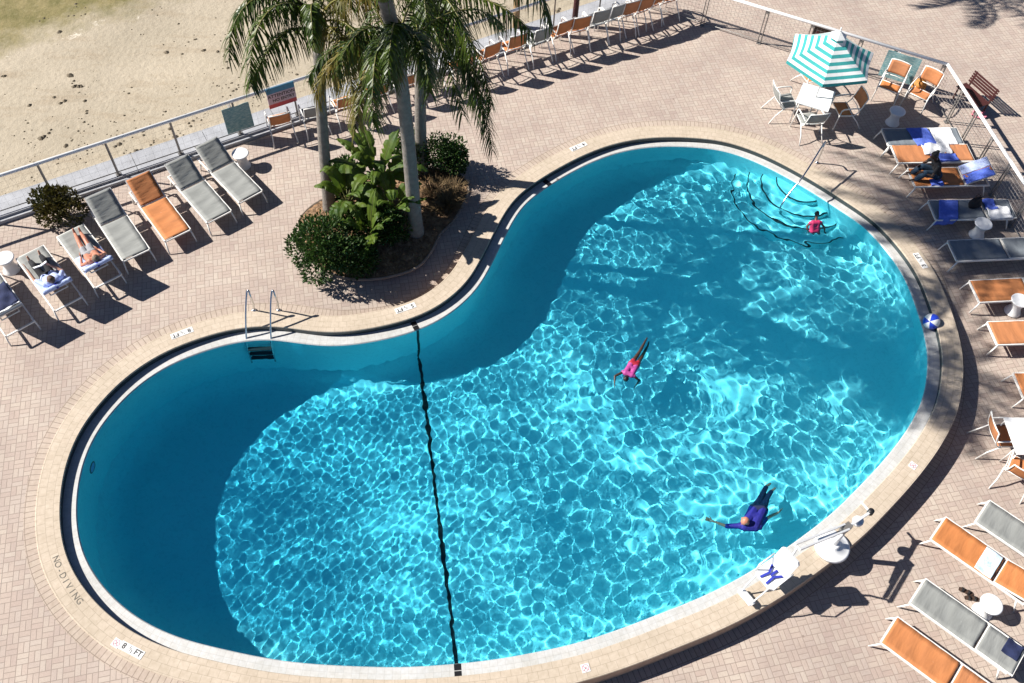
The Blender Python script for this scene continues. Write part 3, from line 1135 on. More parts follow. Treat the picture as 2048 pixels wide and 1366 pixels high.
# ------------------------------------------------------------------ sun loungers
SEAT, LW, PIV, BK = .36, .33, 1.33, .74
def make_lounger(sling):
    root = thing('sun_lounger', 'x', 'sun lounger')
    mb = MB()
    for s in (-1, 1):
        mb.beam((0, s*LW, SEAT), (PIV+.66, s*LW, SEAT), .032, .045)
    for x in (.0, .45, .9, PIV+.05, PIV+.66):
        mb.beam((x, -LW+.016, SEAT-.008), (x, LW-.016, SEAT-.008), .034, .034)
    mb.build('seat_frame', M['frame'], root)
    for x, dx in ((.03, -.13), (PIV+.52, .12)):
        for s in (-1, 1):
            mb = MB()
            mb.tube([(x, s*(LW-.01), SEAT-.02), (x+dx*.6, s*(LW+.015), SEAT*.4), (x+dx, s*(LW+.02), .0)], [.020, .018, .016], 8)
            mb.build('leg', M['frame'], root, True)
    mb = MB()
    def seat(u, v):
        w = (v-.5)*2
        return (.02+u*(PIV-.05), w*(LW-.012), SEAT+.027-.022*(1-w*w)*math.sin(math.pi*u)**.5+.004*math.sin(u*23+w*2))
    mb.sheet(seat, 26, 7, .006)
    mb.build('seat_sling', sling, root, True)
    off = (PIV, 0, SEAT+.02)
    mb = MB()
    for s in (-1, 1):
        mb.beam((PIV+.01, s*(LW-.02), SEAT+.02), (PIV+BK, s*(LW-.02), SEAT+.02), .028, .028)
    mb.beam((PIV+BK, -LW+.006, SEAT+.02), (PIV+BK, LW-.006, SEAT+.02), .028, .028)
    mb.beam((PIV+.02, -LW+.03, SEAT+.005), (PIV+.02, LW-.03, SEAT+.005), .024, .024)
    mb.build('backrest_frame', M['frame'], root, off=off)
    mb = MB()
    def back(u, v):
        w = (v-.5)*2
        return (PIV+.03+u*(BK-.04), w*(LW-.03), SEAT+.042-.016*(1-w*w)*math.sin(math.pi*u)**.5+.003*math.sin(u*17+w*3))
    mb.sheet(back, 16, 7, .006)
    mb.build('backrest_sling', sling, root, True, off=off)
    mb = MB()
    for s in (-1, 1):
        mb.beam((PIV+.40, s*.2, SEAT+.0), (PIV+.17, s*.2, SEAT-.02), .022, .022)
    mb.beam((PIV+.40, -.2, SEAT), (PIV+.40, .2, SEAT), .022, .022)
    mb.build('backrest_prop', M['frame'], root, off=off)
    return root

LPROTO = {k: make_lounger(M[k]) for k in ('orange', 'grey', 'slate')}
LUSED = set()
LGROUP = 'sun loungers round the pool'
def lounger(kind, loc, ang, back, label):
    src = LPROTO[kind]
    if kind in LUSED:
        r = dup(src, loc, R_(ang), label, LGROUP)
    else:
        r = src
        r.location = loc
        r.rotation_euler = (0, 0, R_(ang))
        r['label'] = label
        r['group'] = LGROUP
        LUSED.add(kind)
    for c in r.children:
        n = c.name.split('.')[0]
        if n in ('backrest_frame', 'backrest_sling'):
            c.rotation_euler = (0, R_(-back), 0)
        if n == 'backrest_prop':
            c.rotation_euler = (0, R_(-back*.62), 0)
    return r

def foot(u1, v1, u2, v2):
    a, b = on_deck(u1, v1, SEAT+.02), on_deck(u2, v2, SEAT+.02)
    q = (a+b)/2
    q.z = float(deck_z(q.x, q.y))
    return q
LNG = {}
def put(key, kind, f, ang, back, label):
    LNG[key] = (lounger(kind, foot(*f), ang, back, label), foot(*f), R_(ang), R_(back))
put('L1', 'grey', (479, 404, 523, 382), 133.5, 33, 'grey sun lounger with raised back beside the white stool, right end of the seawall row')
put('L2', 'grey', (415, 446, 461, 420), 132, 35, 'grey sun lounger with raised back, immediately right of the orange one in the seawall row')
put('L3', 'orange', (328, 480, 382, 460), 130, 35, 'only orange sun lounger in the seawall row, back raised')
put('L4', 'grey', (244, 520.5, 300, 498.5), 129, 36, 'grey sun lounger beside the low bush by the seawall, back raised')
put('L5', 'grey', (116, 473, 163, 448), -47.5, 42, 'grey sun lounger turned to the beach with a sunbather stretched out on it')
put('L6', 'grey', (38, 507, 80, 500), -46.5, 44, 'grey sun lounger turned to the beach with a reader in blue on it')
put('L7', 'grey', (-62, 560, -12, 540), -46, 44, 'sun lounger cut off by the left edge, dark blue towel on it')
put('R1', 'slate', (1762, 260, 1779, 289), 5.5, 0, 'flat slate sun lounger with blue and white towels, farthest on the right side')
put('R2', 'orange', (1783, 293, 1796, 323), 5.5, 0, 'flat orange sun lounger with a white towel pushed against the slate one')
put('R3', 'orange', (1814, 339, 1832, 371), 6, 28, 'orange sun lounger with towels on its raised back and a woman sitting on it')
put('R4', 'slate', (1856, 399, 1873, 441), 5, 0, 'flat slate sun lounger with a black bag and a blue towel at its foot')
put('R5', 'slate', (1896, 480, 1914, 524), 7, 0, 'empty flat slate sun lounger in the tree shade next to a white stool')
put('R6', 'orange', (1940, 560, 1958, 606), 7.5, 0, 'dark orange flat sun lounger in the shade below the slate one')
put('R7', 'orange', (1974, 641, 1996, 692), 6, 0, 'orange flat sun lounger level with the floating ball')
put('R8', 'orange', (2024, 744, 2050, 798), 5, 0, 'orange sun lounger showing only its foot end above the white right edge table')
put('B1', 'grey', (1981, 1000, 1948, 1044), -39.5, 0, 'grey flat sun lounger cut by the right edge, uppermost of the near right row')
put('B2', 'orange', (1890, 1031, 1862, 1081), -39.5, 9, 'orange sun lounger with a printed paper lying on it, near right row')
put('B3', 'grey', (1852, 1155, 1818, 1208), -39, 0, 'grey flat sun lounger between two orange ones, blue cloth at its head')
put('B4', 'orange', (1795, 1230, 1760, 1288), -38.5, 0, 'orange flat sun lounger in the lower right corner, nearest the camera')

def onl(key, x, y, z, over=0.0):
    """a point on a lounger: x along, y across, z above the sling (following the raised back)"""
    r, f, a, bk = LNG[key]
    if x <= PIV:
        px, pz = x, SEAT+.03+z
    else:
        t = x-PIV
        px = PIV+t*math.cos(bk)-z*math.sin(bk)
        pz = SEAT+.03+t*math.sin(bk)+z*math.cos(bk)
    return f+Vector((px*math.cos(a)-y*math.sin(a), px*math.sin(a)+y*math.cos(a), pz))

def towel(name, label, key, x0, x1, y0, y1, mat, cat='towel', wr=.012, hang0=0, hang1=0, seed=1, th=.012, skew=0.0, stripe=None, group='towels on the loungers'):
    """a towel lying on a lounger; hang0 / hang1 let it fall over the long sides"""
    rr = random.Random(seed)
    ph = [rr.uniform(0, 6) for _ in range(4)]
    mb = MB()
    def fn(u, v):
        x = x0+u*(x1-x0)+skew*(v-.5)
        W_ = (y1-y0)+hang0+hang1
        s = v*W_-hang0
        y, dz = y0+s, 0.0
        if s < 0:
            y, dz = y0-.012-.01*math.sin(x*19+ph[0]), s
        elif s > (y1-y0):
            y, dz = y1+.012+.01*math.sin(x*17+ph[1]), -(s-(y1-y0))
        z = .012+wr*(1+math.sin(x*16+y*7+ph[2])*math.sin(y*13-x*5+ph[3]))
        w = y/LW
        if dz == 0:
            z -= .02*max(0, 1-w*w)*.6
        p_ = onl(key, x, y, z)
        p_.z += dz
        return p_
    mb.sheet(fn, 26, 20, th)
    o = mb.build(name, mat, None, True)
    return tag(o, label, cat, group)

towel('towel', 'bright blue towel spread across the middle of the far slate lounger', 'R1', .72, 1.30, -LW-.02, LW-.02, M['blue'], seed=3, hang0=.05, skew=-.12)
towel('towel', 'plain white towel spread over the head of the far slate lounger', 'R1', 1.31, 1.90, -LW+.0, LW-.02, M['white'], seed=4, hang0=.02)
towel('towel', 'white towel bunched on the orange lounger behind the sitting woman', 'R2', .80, 1.55, -.06, LW, M['white'], seed=5, wr=.03)
towel('towel', 'folded blue towel on the orange lounger right beside the woman', 'R2', .95, 1.62, -LW, -.06, M['blue'], seed=6, wr=.022, th=.04)
towel('towel', 'blue towel laid lengthways over the raised back of the orange lounger', 'R3', 1.36, 2.06, -LW+.01, -.01, M['blue'], seed=7)
towel('towel', 'pale blue towel strip over the raised back, on the far half', 'R3', 1.36, 2.06, .015, LW-.01, M['paleblue'], seed=8)
towel('towel', 'blue towel hanging over the side near the foot of the slate lounger', 'R4', .12, .62, -LW-.0, LW-.03, M['blue'], seed=9, hang0=.22, skew=.28, wr=.016)
towel('towel', 'crumpled blue towel at the head of the slate lounger', 'R4', 1.36, 1.66, -.05, LW-.03, M['blue'], seed=10, wr=.04, th=.02)
towel('towel', 'crumpled white towel at the head of the slate lounger beside a stool', 'R4', 1.38, 1.95, -LW, .05, M['white'], seed=11, wr=.035, hang0=.05, th=.02)
towel('towel', 'dark blue cloth on the grey lounger at the lower right corner', 'B3', 1.72, 2.02, -.02, LW-.02, M['navy'], seed=12, wr=.02)
towel('beach_towel', 'dark blue towel on the lounger cut off by the left edge', 'L7', .55, 1.50, -LW+.02, LW-.02, M['navy'], seed=13, wr=.03)
towel('beach_towel', 'white towel end at the head of the lounger cut off by the left edge', 'L7', 1.52, 1.95, -LW+.02, LW-.02, M['white'], seed=14, wr=.02)
towel('printed_paper', 'open pale printed paper lying on the near orange lounger', 'B2', .92, 1.27, -LW+.02, LW-.04, M['magazine'], 'paper', wr=.012, seed=15, th=.004, group='papers on the loungers')
# white towel lying under each sunbather, its end folded over the top of the raised back
def back_towel(key, label, seed):
    r, f, a, bk = LNG[key]
    root = thing('towel', label, 'towel', f, a, 'towels on the loungers')
    path = [(.95, .02), (1.15, .018), (1.31, .02), (1.5, .03), (1.75, .03), (2.0, .03), (2.075, .02), (2.085, -.03), (2.02, -.06), (1.9, -.065), (1.72, -.07)]
    def loc(x, z):
        if x <= PIV:
            return x, SEAT+.03+z
        t = x-PIV
        return PIV+t*math.cos(bk)-z*math.sin(bk), SEAT+.03+t*math.sin(bk)+z*math.cos(bk)
    def strip(y0, y1, mat, name, lift):
        mb = MB()
        def fn(u, v):
            k = u*(len(path)-1)
            i = min(int(k), len(path)-2)
            x = path[i][0]+(path[i+1][0]-path[i][0])*(k-i)
            z = path[i][1]+(path[i+1][1]-path[i][1])*(k-i)
            y = y0+(y1-y0)*v
            s_ = 1 if i < 6 else -1
            px, pz = loc(x, z+s_*(lift+.004*math.sin(y*30+x*9)))
            return (px, y, pz)
        mb.sheet(fn, 40, 10, .010)
        return mb.build(name, mat, root, True)
    strip(-LW-.005, LW+.005, M['paleblue'], 'cloth', 0)
    strip(-.035, .012, M['straps'], 'stripe', .010)
    return root
back_towel('L5', 'pale towel with one blue stripe folded over the back behind the stretched out sunbather', 1)
back_towel('L6', 'pale towel with one blue stripe folded over the back behind the reader', 2)

# ------------------------------------------------------------------ chairs, stools, tables
def make_chair(sling, fr=None):
    fr = fr or M['frame']
    root = thing('deck_chair', 'x', 'chair')
    w = .28
    for s in (-1, 1):
        mb = MB()
        mb.tube([(.30, s*(w+.02), 0), (.255, s*w, .40), (.235, s*w, .60)], .015, 8)
        mb.build('leg', fr, root, True)
        mb = MB()
        mb.tube([(-.44, s*(w+.03), 0), (-.30, s*w, .22), (-.12, s*w, .42)], .015, 8)
        mb.build('leg', fr, root, True)
        mb = MB()
        mb.tube([(.235, s*w, .60), (.18, s*w, .645), (-.05, s*w, .655), (-.27, s*w, .64)], .017, 8)
        mb.build('armrest', fr, root, True)
    mb = MB()
    for s in (-1, 1):
        mb.tube([(.24, s*(w-.02), .44), (-.16, s*(w-.02), .41), (-.24, s*(w-.02), .50), (-.31, s*(w-.02), .70), (-.37, s*(w-.02), .92)], .014, 8)
    mb.tube([(.24, -w+.02, .44), (.24, w-.02, .44)], .013, 6)
    mb.tube([(-.12, -w, .42), (-.12, w, .42)], .013, 6)
    mb.tube([(-.37, -w+.02, .92), (-.395, -w*.5, .925), (-.405, 0, .927), (-.395, w*.5, .925), (-.37, w-.02, .92)], .014, 8)
    mb.tube([(-.255, -w+.02, .54), (-.285, 0, .54), (-.255, w-.02, .54)], .010, 6)
    mb.build('frame', fr, root, True)
    mb = MB()
    mb.sheet(lambda u, v: (.235-u*.39, (v-.5)*2*(w-.035), .45-.03*u-.02*math.sin(math.pi*u)*(1-(2*v-1)**2)), 8, 7, .007)
    mb.build('seat', sling, root, True)
    mb = MB()
    mb.sheet(lambda u, v: (-.275-u*.09-.03*(1-(2*v-1)**2), (v-.5)*2*(w-.035), .585+u*.325), 7, 9, .007)
    mb.build('backrest', sling, root, True)
    return root
CPROTO = {k: make_chair(M[k]) for k in ('orange', 'grey')}
CUSED = set()
def chair(kind, loc, ang, label, group):
    src = CPROTO[kind]
    if kind in CUSED:
        return dup(src, loc, R_(ang), label, group)
    CUSED.add(kind)
    src.location = loc
    src.rotation_euler = (0, 0, R_(ang))
    src['label'] = label
    src['group'] = group
    return src

G1 = 'deck chairs in a row facing the beach'
CA, CB = Vector((-6.42, 18.62, 0)), Vector((4.05, 24.78, 0))
row = [('orange', 0.0, 'orange deck chair at the near end of the row, next to the woven screen'),
       ('grey', .075, 'grey deck chair second from the near end of the row, below the lilac sign'),
       ('orange', .145, 'orange deck chair just left of the left palm trunk'),
       ('orange', .225, 'orange deck chair just right of the left palm trunk'),
       ('orange', .295, 'orange deck chair half hidden by a hanging brown frond'),
       ('grey', .365, 'grey deck chair left of the front palm trunk'),
       ('orange', .435, 'orange deck chair seen between the two right palm trunks'),
       ('orange', .505, 'orange deck chair hidden behind the drooping right palm fronds'),
       ('orange', .575, 'orange deck chair at the edge of the drooping right palm fronds'),
       ('grey', .635, 'grey deck chair below the long arching frond'),
       ('orange', .695, 'orange deck chair right at the tip of the long arching frond'),
       ('orange', .745, 'orange deck chair just right of the arching frond tip'),
       ('grey', .795, 'grey deck chair in front of the dark post'),
       ('grey', .840, 'grey deck chair right of the dark post'),
       ('orange', .880, 'orange deck chair fourth from the far end of the row'),
       ('orange', .920, 'orange deck chair third from the far end of the row'),
       ('orange', .958, 'orange deck chair second from the far end of the row'),
       ('orange', 1.0, 'orange deck chair at the far end of the row, by the railing corner')]
rnd = random.Random(8)
for k, t, lb in row:
    q = CA.lerp(CB, t)
    c_ = chair(k, q+Vector((rnd.uniform(-.04,.04), rnd.uniform(-.06,.06), 0)), 120+rnd.uniform(-7, 7), lb, G1)
    c_.scale = (1.06, 1.06, 1.10 if t < .5 else 1.34)
G2 = 'chairs round the umbrella table'
def cpos(u, v, h=.0):
    return on_deck(u, v, h)
chair('grey', cpos(1567, 212, .3), 12, 'pale grey chair on the left of the umbrella table', G2)
chair('orange', cpos(1626, 150, .5), -72, 'orange chair behind the umbrella table, under the striped canopy', G2)
chair('orange', cpos(1688, 222, .4), 190, 'orange chair on the right of the umbrella table, back to the pool stools', G2)
chair('grey', cpos(1617, 247, .35), 102, 'grey chair in front of the umbrella table with its back to the pool', G2)
G3 = 'chairs by the corner railing'
chair('orange', cpos(1781, 172, .45), -118, 'orange chair in front of the bright teal screen', G3)
chair('orange', cpos(1842, 186, .45), -128, 'orange chair with a round straw hat on it, in the railing corner', G3)
G4 = 'chairs round the right edge table'
chair('orange', cpos(2003, 872, .45), 2, 'orange chair on the left of the table at the right edge', G4)
chair('orange', cpos(2040, 940, .45), 60, 'orange chair below the table at the right edge, cut by the frame', G4)

# a straw hat left on the corner chair
q = cpos(1838, 170, .5)
t = thing('straw_hat', 'round orange straw hat leaning on the corner chair', 'hat', q+Vector((0,0,.50)))
mb = MB()
mb.lathe([(.0, .12), (.07, .115), (.095, .07), (.10, .02), (.2, .0), (.21, -.012), (.10, .0)], 24)
o = mb.build('crown_and_brim', M['tan_hat'], t, True)
mb = MB()
mb.lathe([(.0985, .045), (.104, .04), (.104, .012)], 24)
mb.build('hat_band', M['brownleather'], t)
t.rotation_euler = (R_(55), R_(-15), 0)

def make_stool():
    root = thing('side_stool', 'x', 'stool')
    mb = MB()
    mb.lathe([(0, .445), (.19, .445), (.212, .44), (.218, .425), (.21, .41)], 32)
    mb.build('stool_top', M['plastic'], root, True)
    mb = MB()
    mb.lathe([(.205, .41), (.17, .36), (.135, .28), (.125, .22), (.135, .15), (.165, .07), (.195, .015), (.195, 0), (0, 0)], 32)
    mb.build('pedestal', M['plastic'], root, True)
    return root
GS = 'white hourglass stools'
st0 = make_stool()
spots = [((480, 306), 'white hourglass stool between the seawall loungers and the row of chairs'),
         ((8, 515), 'white hourglass stool cut by the left edge beside the reader'),
         ((1796, 221), 'white hourglass stool in the shadow of the striped umbrella'),
         ((1968, 446), 'white hourglass stool beside the lounger with the black bag'),
         ((2042, 600), 'white hourglass stool between the two shaded orange loungers, cut by the right edge'),
         ((1984, 1208), 'white hourglass stool among the near right loungers, beside the sandals')]
for i, ((u, v), lb) in enumerate(spots):
    q = on_deck(u, v, .445)
    if i == 0:
        st0.location = q
        st0['label'] = lb
        st0['group'] = GS
    else:
        dup(st0, q, 0, lb, GS)

def make_table(label, loc, ang, w=.90, group=None):
    root = thing('square_table', label, 'table', loc, R_(ang), group)
    mb = MB()
    mb.box((0, 0, .72), (w, w, .025))
    mb.build('tabletop', M['plastic'], root)
    mb = MB()
    for s in (-1, 1):
        mb.box((0, s*(w/2-.04), .693), (w-.08, .03, .03))
        mb.box((s*(w/2-.04), 0, .6925), (.03, w-.11, .028))
    mb.build('apron', M['frame'], root)
    for sx in (-1, 1):
        for sy in (-1, 1):
            mb = MB()
            mb.tube([(sx*(w/2-.05), sy*(w/2-.05), .68), (sx*(w/2-.03), sy*(w/2-.03), 0)], .018, 8)
            mb.build('leg', M['frame'], root, True)
    return root
UC = Vector((7.93, 20.47, 0))
make_table('white square table under the striped umbrella', UC, -22)
q = on_deck(2062, 872, .73)
make_table('white square table cut by the right edge of the photo', q, 3)

# striped umbrella
u_ = thing('striped_umbrella', 'teal and white striped hexagonal umbrella shading a table', 'umbrella', UC, R_(12))
mb = MB()
mb.lathe([(0, .08), (.05, .08), (.24, .05), (.25, 0), (0, 0)], 28)
mb.build('umbrella_base', M['post'], u_, True)
mb = MB()
mb.tube([(0,0,.05), (0,0,2.62)], .022, 10)
mb.build('pole', M['frame'], u_, True)
mb = MB()
APEX, RIM, RAD = 2.72, 2.06, 1.20
for k in range(6):
    a0, a1 = k*math.pi/3, (k+1)*math.pi/3
    nst = 13
    e0, e1 = Vector((math.cos(a0), math.sin(a0), 0)), Vector((math.cos(a1), math.sin(a1), 0))
    nv = 6
    for i in range(nst):
        f0, f1 = max(.05, i/nst), (i+1)/nst
        mb.mi = 1 if i % 2 == 0 else 0
        vs = []
        for f in (f0, f1):
            for j in range(nv+1):
                t = j/nv
                q = e0.lerp(e1, t)*RAD*f
                sag = .05*math.sin(math.pi*t)*f*f+.05*math.sin(math.pi*min(1, f))
                inw = 1-.035*math.sin(math.pi*t)*f
                vs.append(Vector((q.x*inw, q.y*inw, APEX-(APEX-RIM)*f-sag*.8)))
        mb.add(vs, [(j, j+1, nv+2+j, nv+1+j) for j in range(nv)])
    mb.mi = 0
    vs = []
    for j in range(nv+1):
        t = j/nv
        q = e0.lerp(e1, t)*RAD
        inw = 1-.035*math.sin(math.pi*t)
        z = RIM-.05*math.sin(math.pi*t)*.8
        vs += [Vector((q.x*inw, q.y*inw, z)), Vector((q.x*inw*1.01, q.y*inw*1.01, z-.09))]
    mb.add(vs, [(2*j, 2*j+2, 2*j+3, 2*j+1) for j in range(nv)])
mb.build('canopy', [M['umb_teal'], M['umb_white']], u_)
mb = MB()
mb.lathe([(.0, .12), (.05, .10), (.22, -.02), (.23, -.035)], 6, (0, 0, APEX))
mb.build('vent_cap', M['umb_white'], u_)
mb = MB()
mb.lathe([(0, .24), (.02, .22), (.02, .12), (.035, .10)], 10, (0, 0, APEX))
mb.build('finial', M['frame'], u_, True)
for k in range(6):
    a0 = k*math.pi/3
    mb = MB()
    mb.tube([(0, 0, APEX-.05), (math.cos(a0)*.6, math.sin(a0)*.6, (APEX+RIM)/2-.085), (math.cos(a0)*(RAD-.02), math.sin(a0)*(RAD-.02), RIM-.02)], .008, 6)
    mb.build('rib', M['frame'], u_, True)

# dark red slatted bench behind the railing
q = at(1948, 186, .45)
t = thing('slatted_bench', 'dark red slatted wooden bench just outside the corner railing', 'bench', (q.x, q.y, 0), R_(-62))
t.scale = (.78, .8, .85)
mb = MB()
for i in range(7):
    mb.box((0, -.21+i*.07, .45), (1.25, .045, .025))
mb.build('seat', M['redwood'], t)
mb = MB()
for i in range(5):
    mb.box((0, .30+i*.018, .55+i*.085), (1.25, .025, .06))
mb.build('backrest', M['redwood'], t)
for sx in (-1, 1):
    for sy in (-1, 1):
        mb = MB()
        if sy > 0:
            mb.beam((sx*.52, .25, 0), (sx*.52, .385, .92), .05, .05)
        else:
            mb.beam((sx*.52, -.2, 0), (sx*.52, -.2, .437), .05, .05)
        mb.build('leg', M['redwood'], t)
q = at(1957, 231, .03)
mb = MB()
mb.sheet(lambda u, v: (q.x+(u-.5)*.34+.05*math.sin(v*9), q.y+(v-.5)*.26+.04*math.sin(u*8), .04+.03*math.sin(u*11+v*4)**2), 16, 14, .015)
o = mb.build('pink_cloth', M['pinkcloth'], None, True)
tag(o, 'small heap of pink cloth on the paving below the red bench', 'cloth')

# black bag on the slate lounger
p_ = onl('R4', 1.12, .12, .0)
t = thing('beach_bag', 'black bag with a brown handle on the shaded slate lounger', 'bag', p_, R_(20))
mb = MB()
def bagf(u, v):
    a = u*2*math.pi
    rr = (1+.25*math.sin(v*math.pi))*(1-.35*v)
    return (math.cos(a)*.17*rr+.01*math.sin(5*a), math.sin(a)*.11*rr, .01+v*.24+.01*math.sin(3*a))
mb.grid(bagf, 22, 8)
mb.add([bagf(i/22, 1) for i in range(22)], [tuple(range(22))])
mb.build('body', M['blackcloth'], t, True)
mb = MB()
mb.tube([(-.07, .02, .24), (-.06, .04, .33), (0, .05, .36), (.06, .04, .33), (.07, .02, .24)], .012, 6)
mb.build('handle', M['brownleather'], t, True)

# sandals on the paving
for k, (u, v, a, lb) in enumerate(((1931, 1183, -25, 'brown sandal lying nearest the grey lounger, left of the white stool'), (1943, 1197, -5, 'brown sandal lying closest to the white stool'))):
    q = on_deck(u, v, .01)
    t = thing('sandal', lb, 'sandal', q, R_(a), 'pair of sandals by the stool')
    mb = MB()
    prof = [(-.13, .032), (-.09, .043), (0, .040), (.07, .052), (.12, .042), (.145, .012)]
    vs = [Vector((x, y, z)) for z in (0, .028) for x, y in prof]+[Vector((x, -y, z)) for z in (0, .028) for x, y in prof]
    n = len(prof)
    fs = []
    for z in (0, 1):
        for i in range(n-1):
            fs.append((z*n+i, z*n+i+1, 2*n+z*n+i+1, 2*n+z*n+i))
    for s_ in (0, 2*n):
        for i in range(n-1):
            fs.append((s_+i, s_+i+1, s_+n+i+1, s_+n+i))
    mb.add(vs, fs)
    mb.build('sole', M['brownleather'], t)
    for x, h_ in ((.05, .055), (-.07, .06)):
        mb = MB()
        mb.sheet(lambda u, v: (x+(u-.5)*.035, math.cos(v*math.pi)*.05, .02+math.sin(v*math.pi)*h_), 3, 9, .005)
        mb.build('strap', M['black'], t)

# ------------------------------------------------------------------ depth markers, no-diving tiles, painted words
def edge_frame(u, v):
    """frame on the coping at a picture point: origin, along the edge, towards the pool"""
    p = at(u, v, COPE_Z+.004)
    i = int(np.hypot(edge[:,0]-p.x, edge[:,1]-p.y).argmin())
    up = Vector((-nrm[i,0], -nrm[i,1], 0))
    right = Vector((up.y, -up.x, 0))
    return p, right, up
def frame_mat(p, right, up):
    return Matrix(((right.x, up.x, 0, p.x), (right.y, up.y, 0, p.y), (0, 0, 1, p.z), (0, 0, 0, 1)))
def marker(u, v, txt, label, w=.50, h=.155):
    p, r, up = edge_frame(u, v)
    root = thing('depth_marker', label, 'depth marker', p, 0, 'white depth marker tiles on the coping')
    F4 = frame_mat(Vector((0,0,0)), r, up)
    mb = MB()
    mb.box((0, 0, .0), (w, h, .006))
    o = mb.build('tile', M['tilewhite'], root)
    o.data.transform(F4)
    num, frac, unit = txt
    T = lambda x, y: F4 @ Matrix.Translation((x, y, .0045))
    text_mesh(num, h*.95, M['ink'], root, T(-w*.33, 0), bold=.004)
    text_mesh(frac[0], h*.48, M['ink'], root, T(-w*.085, h*.17), bold=.002)
    text_mesh('/', h*.7, M['ink'], root, T(-w*.035, 0), bold=.001)
    text_mesh(frac[1], h*.48, M['ink'], root, T(w*.02, -h*.17), bold=.002)
    text_mesh(unit, h*.95, M['ink'], root, T(w*.29, 0), bold=.004)
marker(263, 1300, ('8', '12', 'FT'), 'white depth marker reading 8 1/2 FT at the lower left of the pool')
marker(364, 666, ('8', '12', 'FT'), 'white depth marker reading 8 1/2 FT left of the pool ladder')
marker(811, 616, ('5', '12', 'FT'), 'white depth marker reading 5 1/2 FT beside the planting bed')
marker(1157, 293, ('4', '12', 'FT'), 'white depth marker reading 4 1/2 FT on the far side of the pool')
marker(1841, 521, ('3', '12', 'FT'), 'white depth marker reading 3 1/2 FT on the shaded right side')
def nodive(u, v, label):
    p, r, up = edge_frame(u, v)
    root = thing('no_diving_tile', label, 'no diving sign', p, 0, 'no diving tiles on the coping')
    F4 = frame_mat(Vector((0,0,0)), r, up)
    mb = MB()
    mb.box((0, 0, 0), (.155, .155, .006))
    mb.build('tile', M['tilewhite'], root).data.transform(F4)
    mb = MB()
    mb.lathe([(.052, .0045), (.066, .0045)], 28)
    mb.add([Vector((-.047, .035, .0046)), Vector((-.035, .047, .0046)), Vector((.047, -.035, .0046)), Vector((.035, -.047, .0046))], [(0,1,2,3)])
    mb.build('red_circle', M['inkpink'], root).data.transform(F4)
    mb = MB()
    mb.add([Vector(q) for q in ((-.03,-.02,.0044), (-.012,-.026,.0044), (.028,.014,.0044), (.018,.026,.0044))], [(0,1,2,3)])
    mb.lathe([(0, .0044), (.010, .0044)], 12, (-.034, -.034, 0))
    mb.build('diver_mark', M['ink_faded'], root).data.transform(F4)
nodive(233, 1286, 'pink circled no diving tile beside the lower left 8 1/2 FT marker')
nodive(1171, 1336, 'pink circled no diving tile at the bottom of the pool')
nodive(1826, 931, 'pink circled no diving tile on the right side of the pool')
# painted NO-DIVING following the curve
root = thing('painted_words', 'faded painted words NO-DIVING on the left coping', 'pool marking', at(120, 1140, COPE_Z+.004))
word = 'NO-DIVING'
i0_ = int(np.hypot(*(edge-np.array(at(134, 1096, COPE_Z)[:2])).T).argmin())
i1_ = int(np.hypot(*(edge-np.array(at(177, 1196, COPE_Z)[:2])).T).argmin())
adv = {'-': .55, 'I': .42}
acc_ = []
x_ = 0
for chn in word:
    wd_ = adv.get(chn, .85)
    acc_.append(x_+wd_/2)
    x_ += wd_
for k, chn in enumerate(word):
    t = acc_[k]/x_
    i = int(round(i0_+((i1_-i0_+NE//2) % NE-NE//2)*t)) % NE
    up = Vector((-nrm[i,0], -nrm[i,1], 0))
    rt = Vector((up.y, -up.x, 0))
    p = Vector((edge[i,0], edge[i,1], COPE_Z+.004))-up*.20
    text_mesh(chn, .17, M['ink_faded'], root, Matrix.Translation(-root.location) @ frame_mat(p, rt, up), 'letter')

# ------------------------------------------------------------------ ladder and handrail
lroot = thing('pool_ladder', 'steel pool ladder with two looped rails and dark steps under the water', 'ladder', at(517, 672, LEDGE_Z))
lo = lroot.location
hookL, hookR = at(508, 620, COPE_Z), at(557, 620, COPE_Z)
wl_, wr_ = at(493, 676, LEDGE_Z), at(542, 674, LEDGE_Z)
into = Vector((0, -1, 0))
i = int(np.hypot(edge[:,0]-lo.x, edge[:,1]-lo.y).argmin())
into = Vector((-nrm[i,0], -nrm[i,1], 0))
acr = Vector((-into.y, into.x, 0))
bases = []
for wpt, hk in ((wl_, hookL), (wr_, hookR)):
    b0 = wpt-lo
    hk_ = hk-lo
    dn = Vector((b0.x, b0.y, 0))
    zz = lambda z: Vector((0, 0, z-lo.z))
    du = 0 if wpt is wl_ else 49.5
    px = lambda u, v, z: at(u+du, v, z)-lo
    pts = [dn+into*.20+zz(-1.15), dn+into*.16+zz(-.4), px(492.5, 676, -.13), px(491.5, 640, .25), px(492, 605, .56), px(494, 583, .74), px(497, 582, .76), px(501, 592, .64),
           px(506, 606, .34), Vector((hk_.x, hk_.y, 0))+zz(.0)]
    pts = catmull(pts, False, 5)
    mb = MB()
    mb.tube(pts, .021, 10)
    o = mb.build('rail', M['steel'], lroot, True)
    RECV.append(o)
    mb = MB()
    mb.lathe([(0, .03), (.03, .03), (.05, .01), (.05, 0)], 16, (hk_.x, hk_.y, COPE_Z-lo.z))
    mb.build('anchor_cap', M['steel'], lroot, True)
    bases.append(dn)
mid = (bases[0]+bases[1])/2
wid = (bases[1]-bases[0]).length
ax = (bases[1]-bases[0]).normalized()
for z in (-.42, -.68, -.94):
    mb = MB()
    c_ = mid+into*.17+Vector((0, 0, z-lo.z))
    ang = math.atan2(ax.y, ax.x)
    mb.box(c_, (wid-.03, .10, .035), Matrix.Rotation(ang, 3, 'Z'))
    o = mb.build('step', M['black'], lroot)
    RECV.append(o)

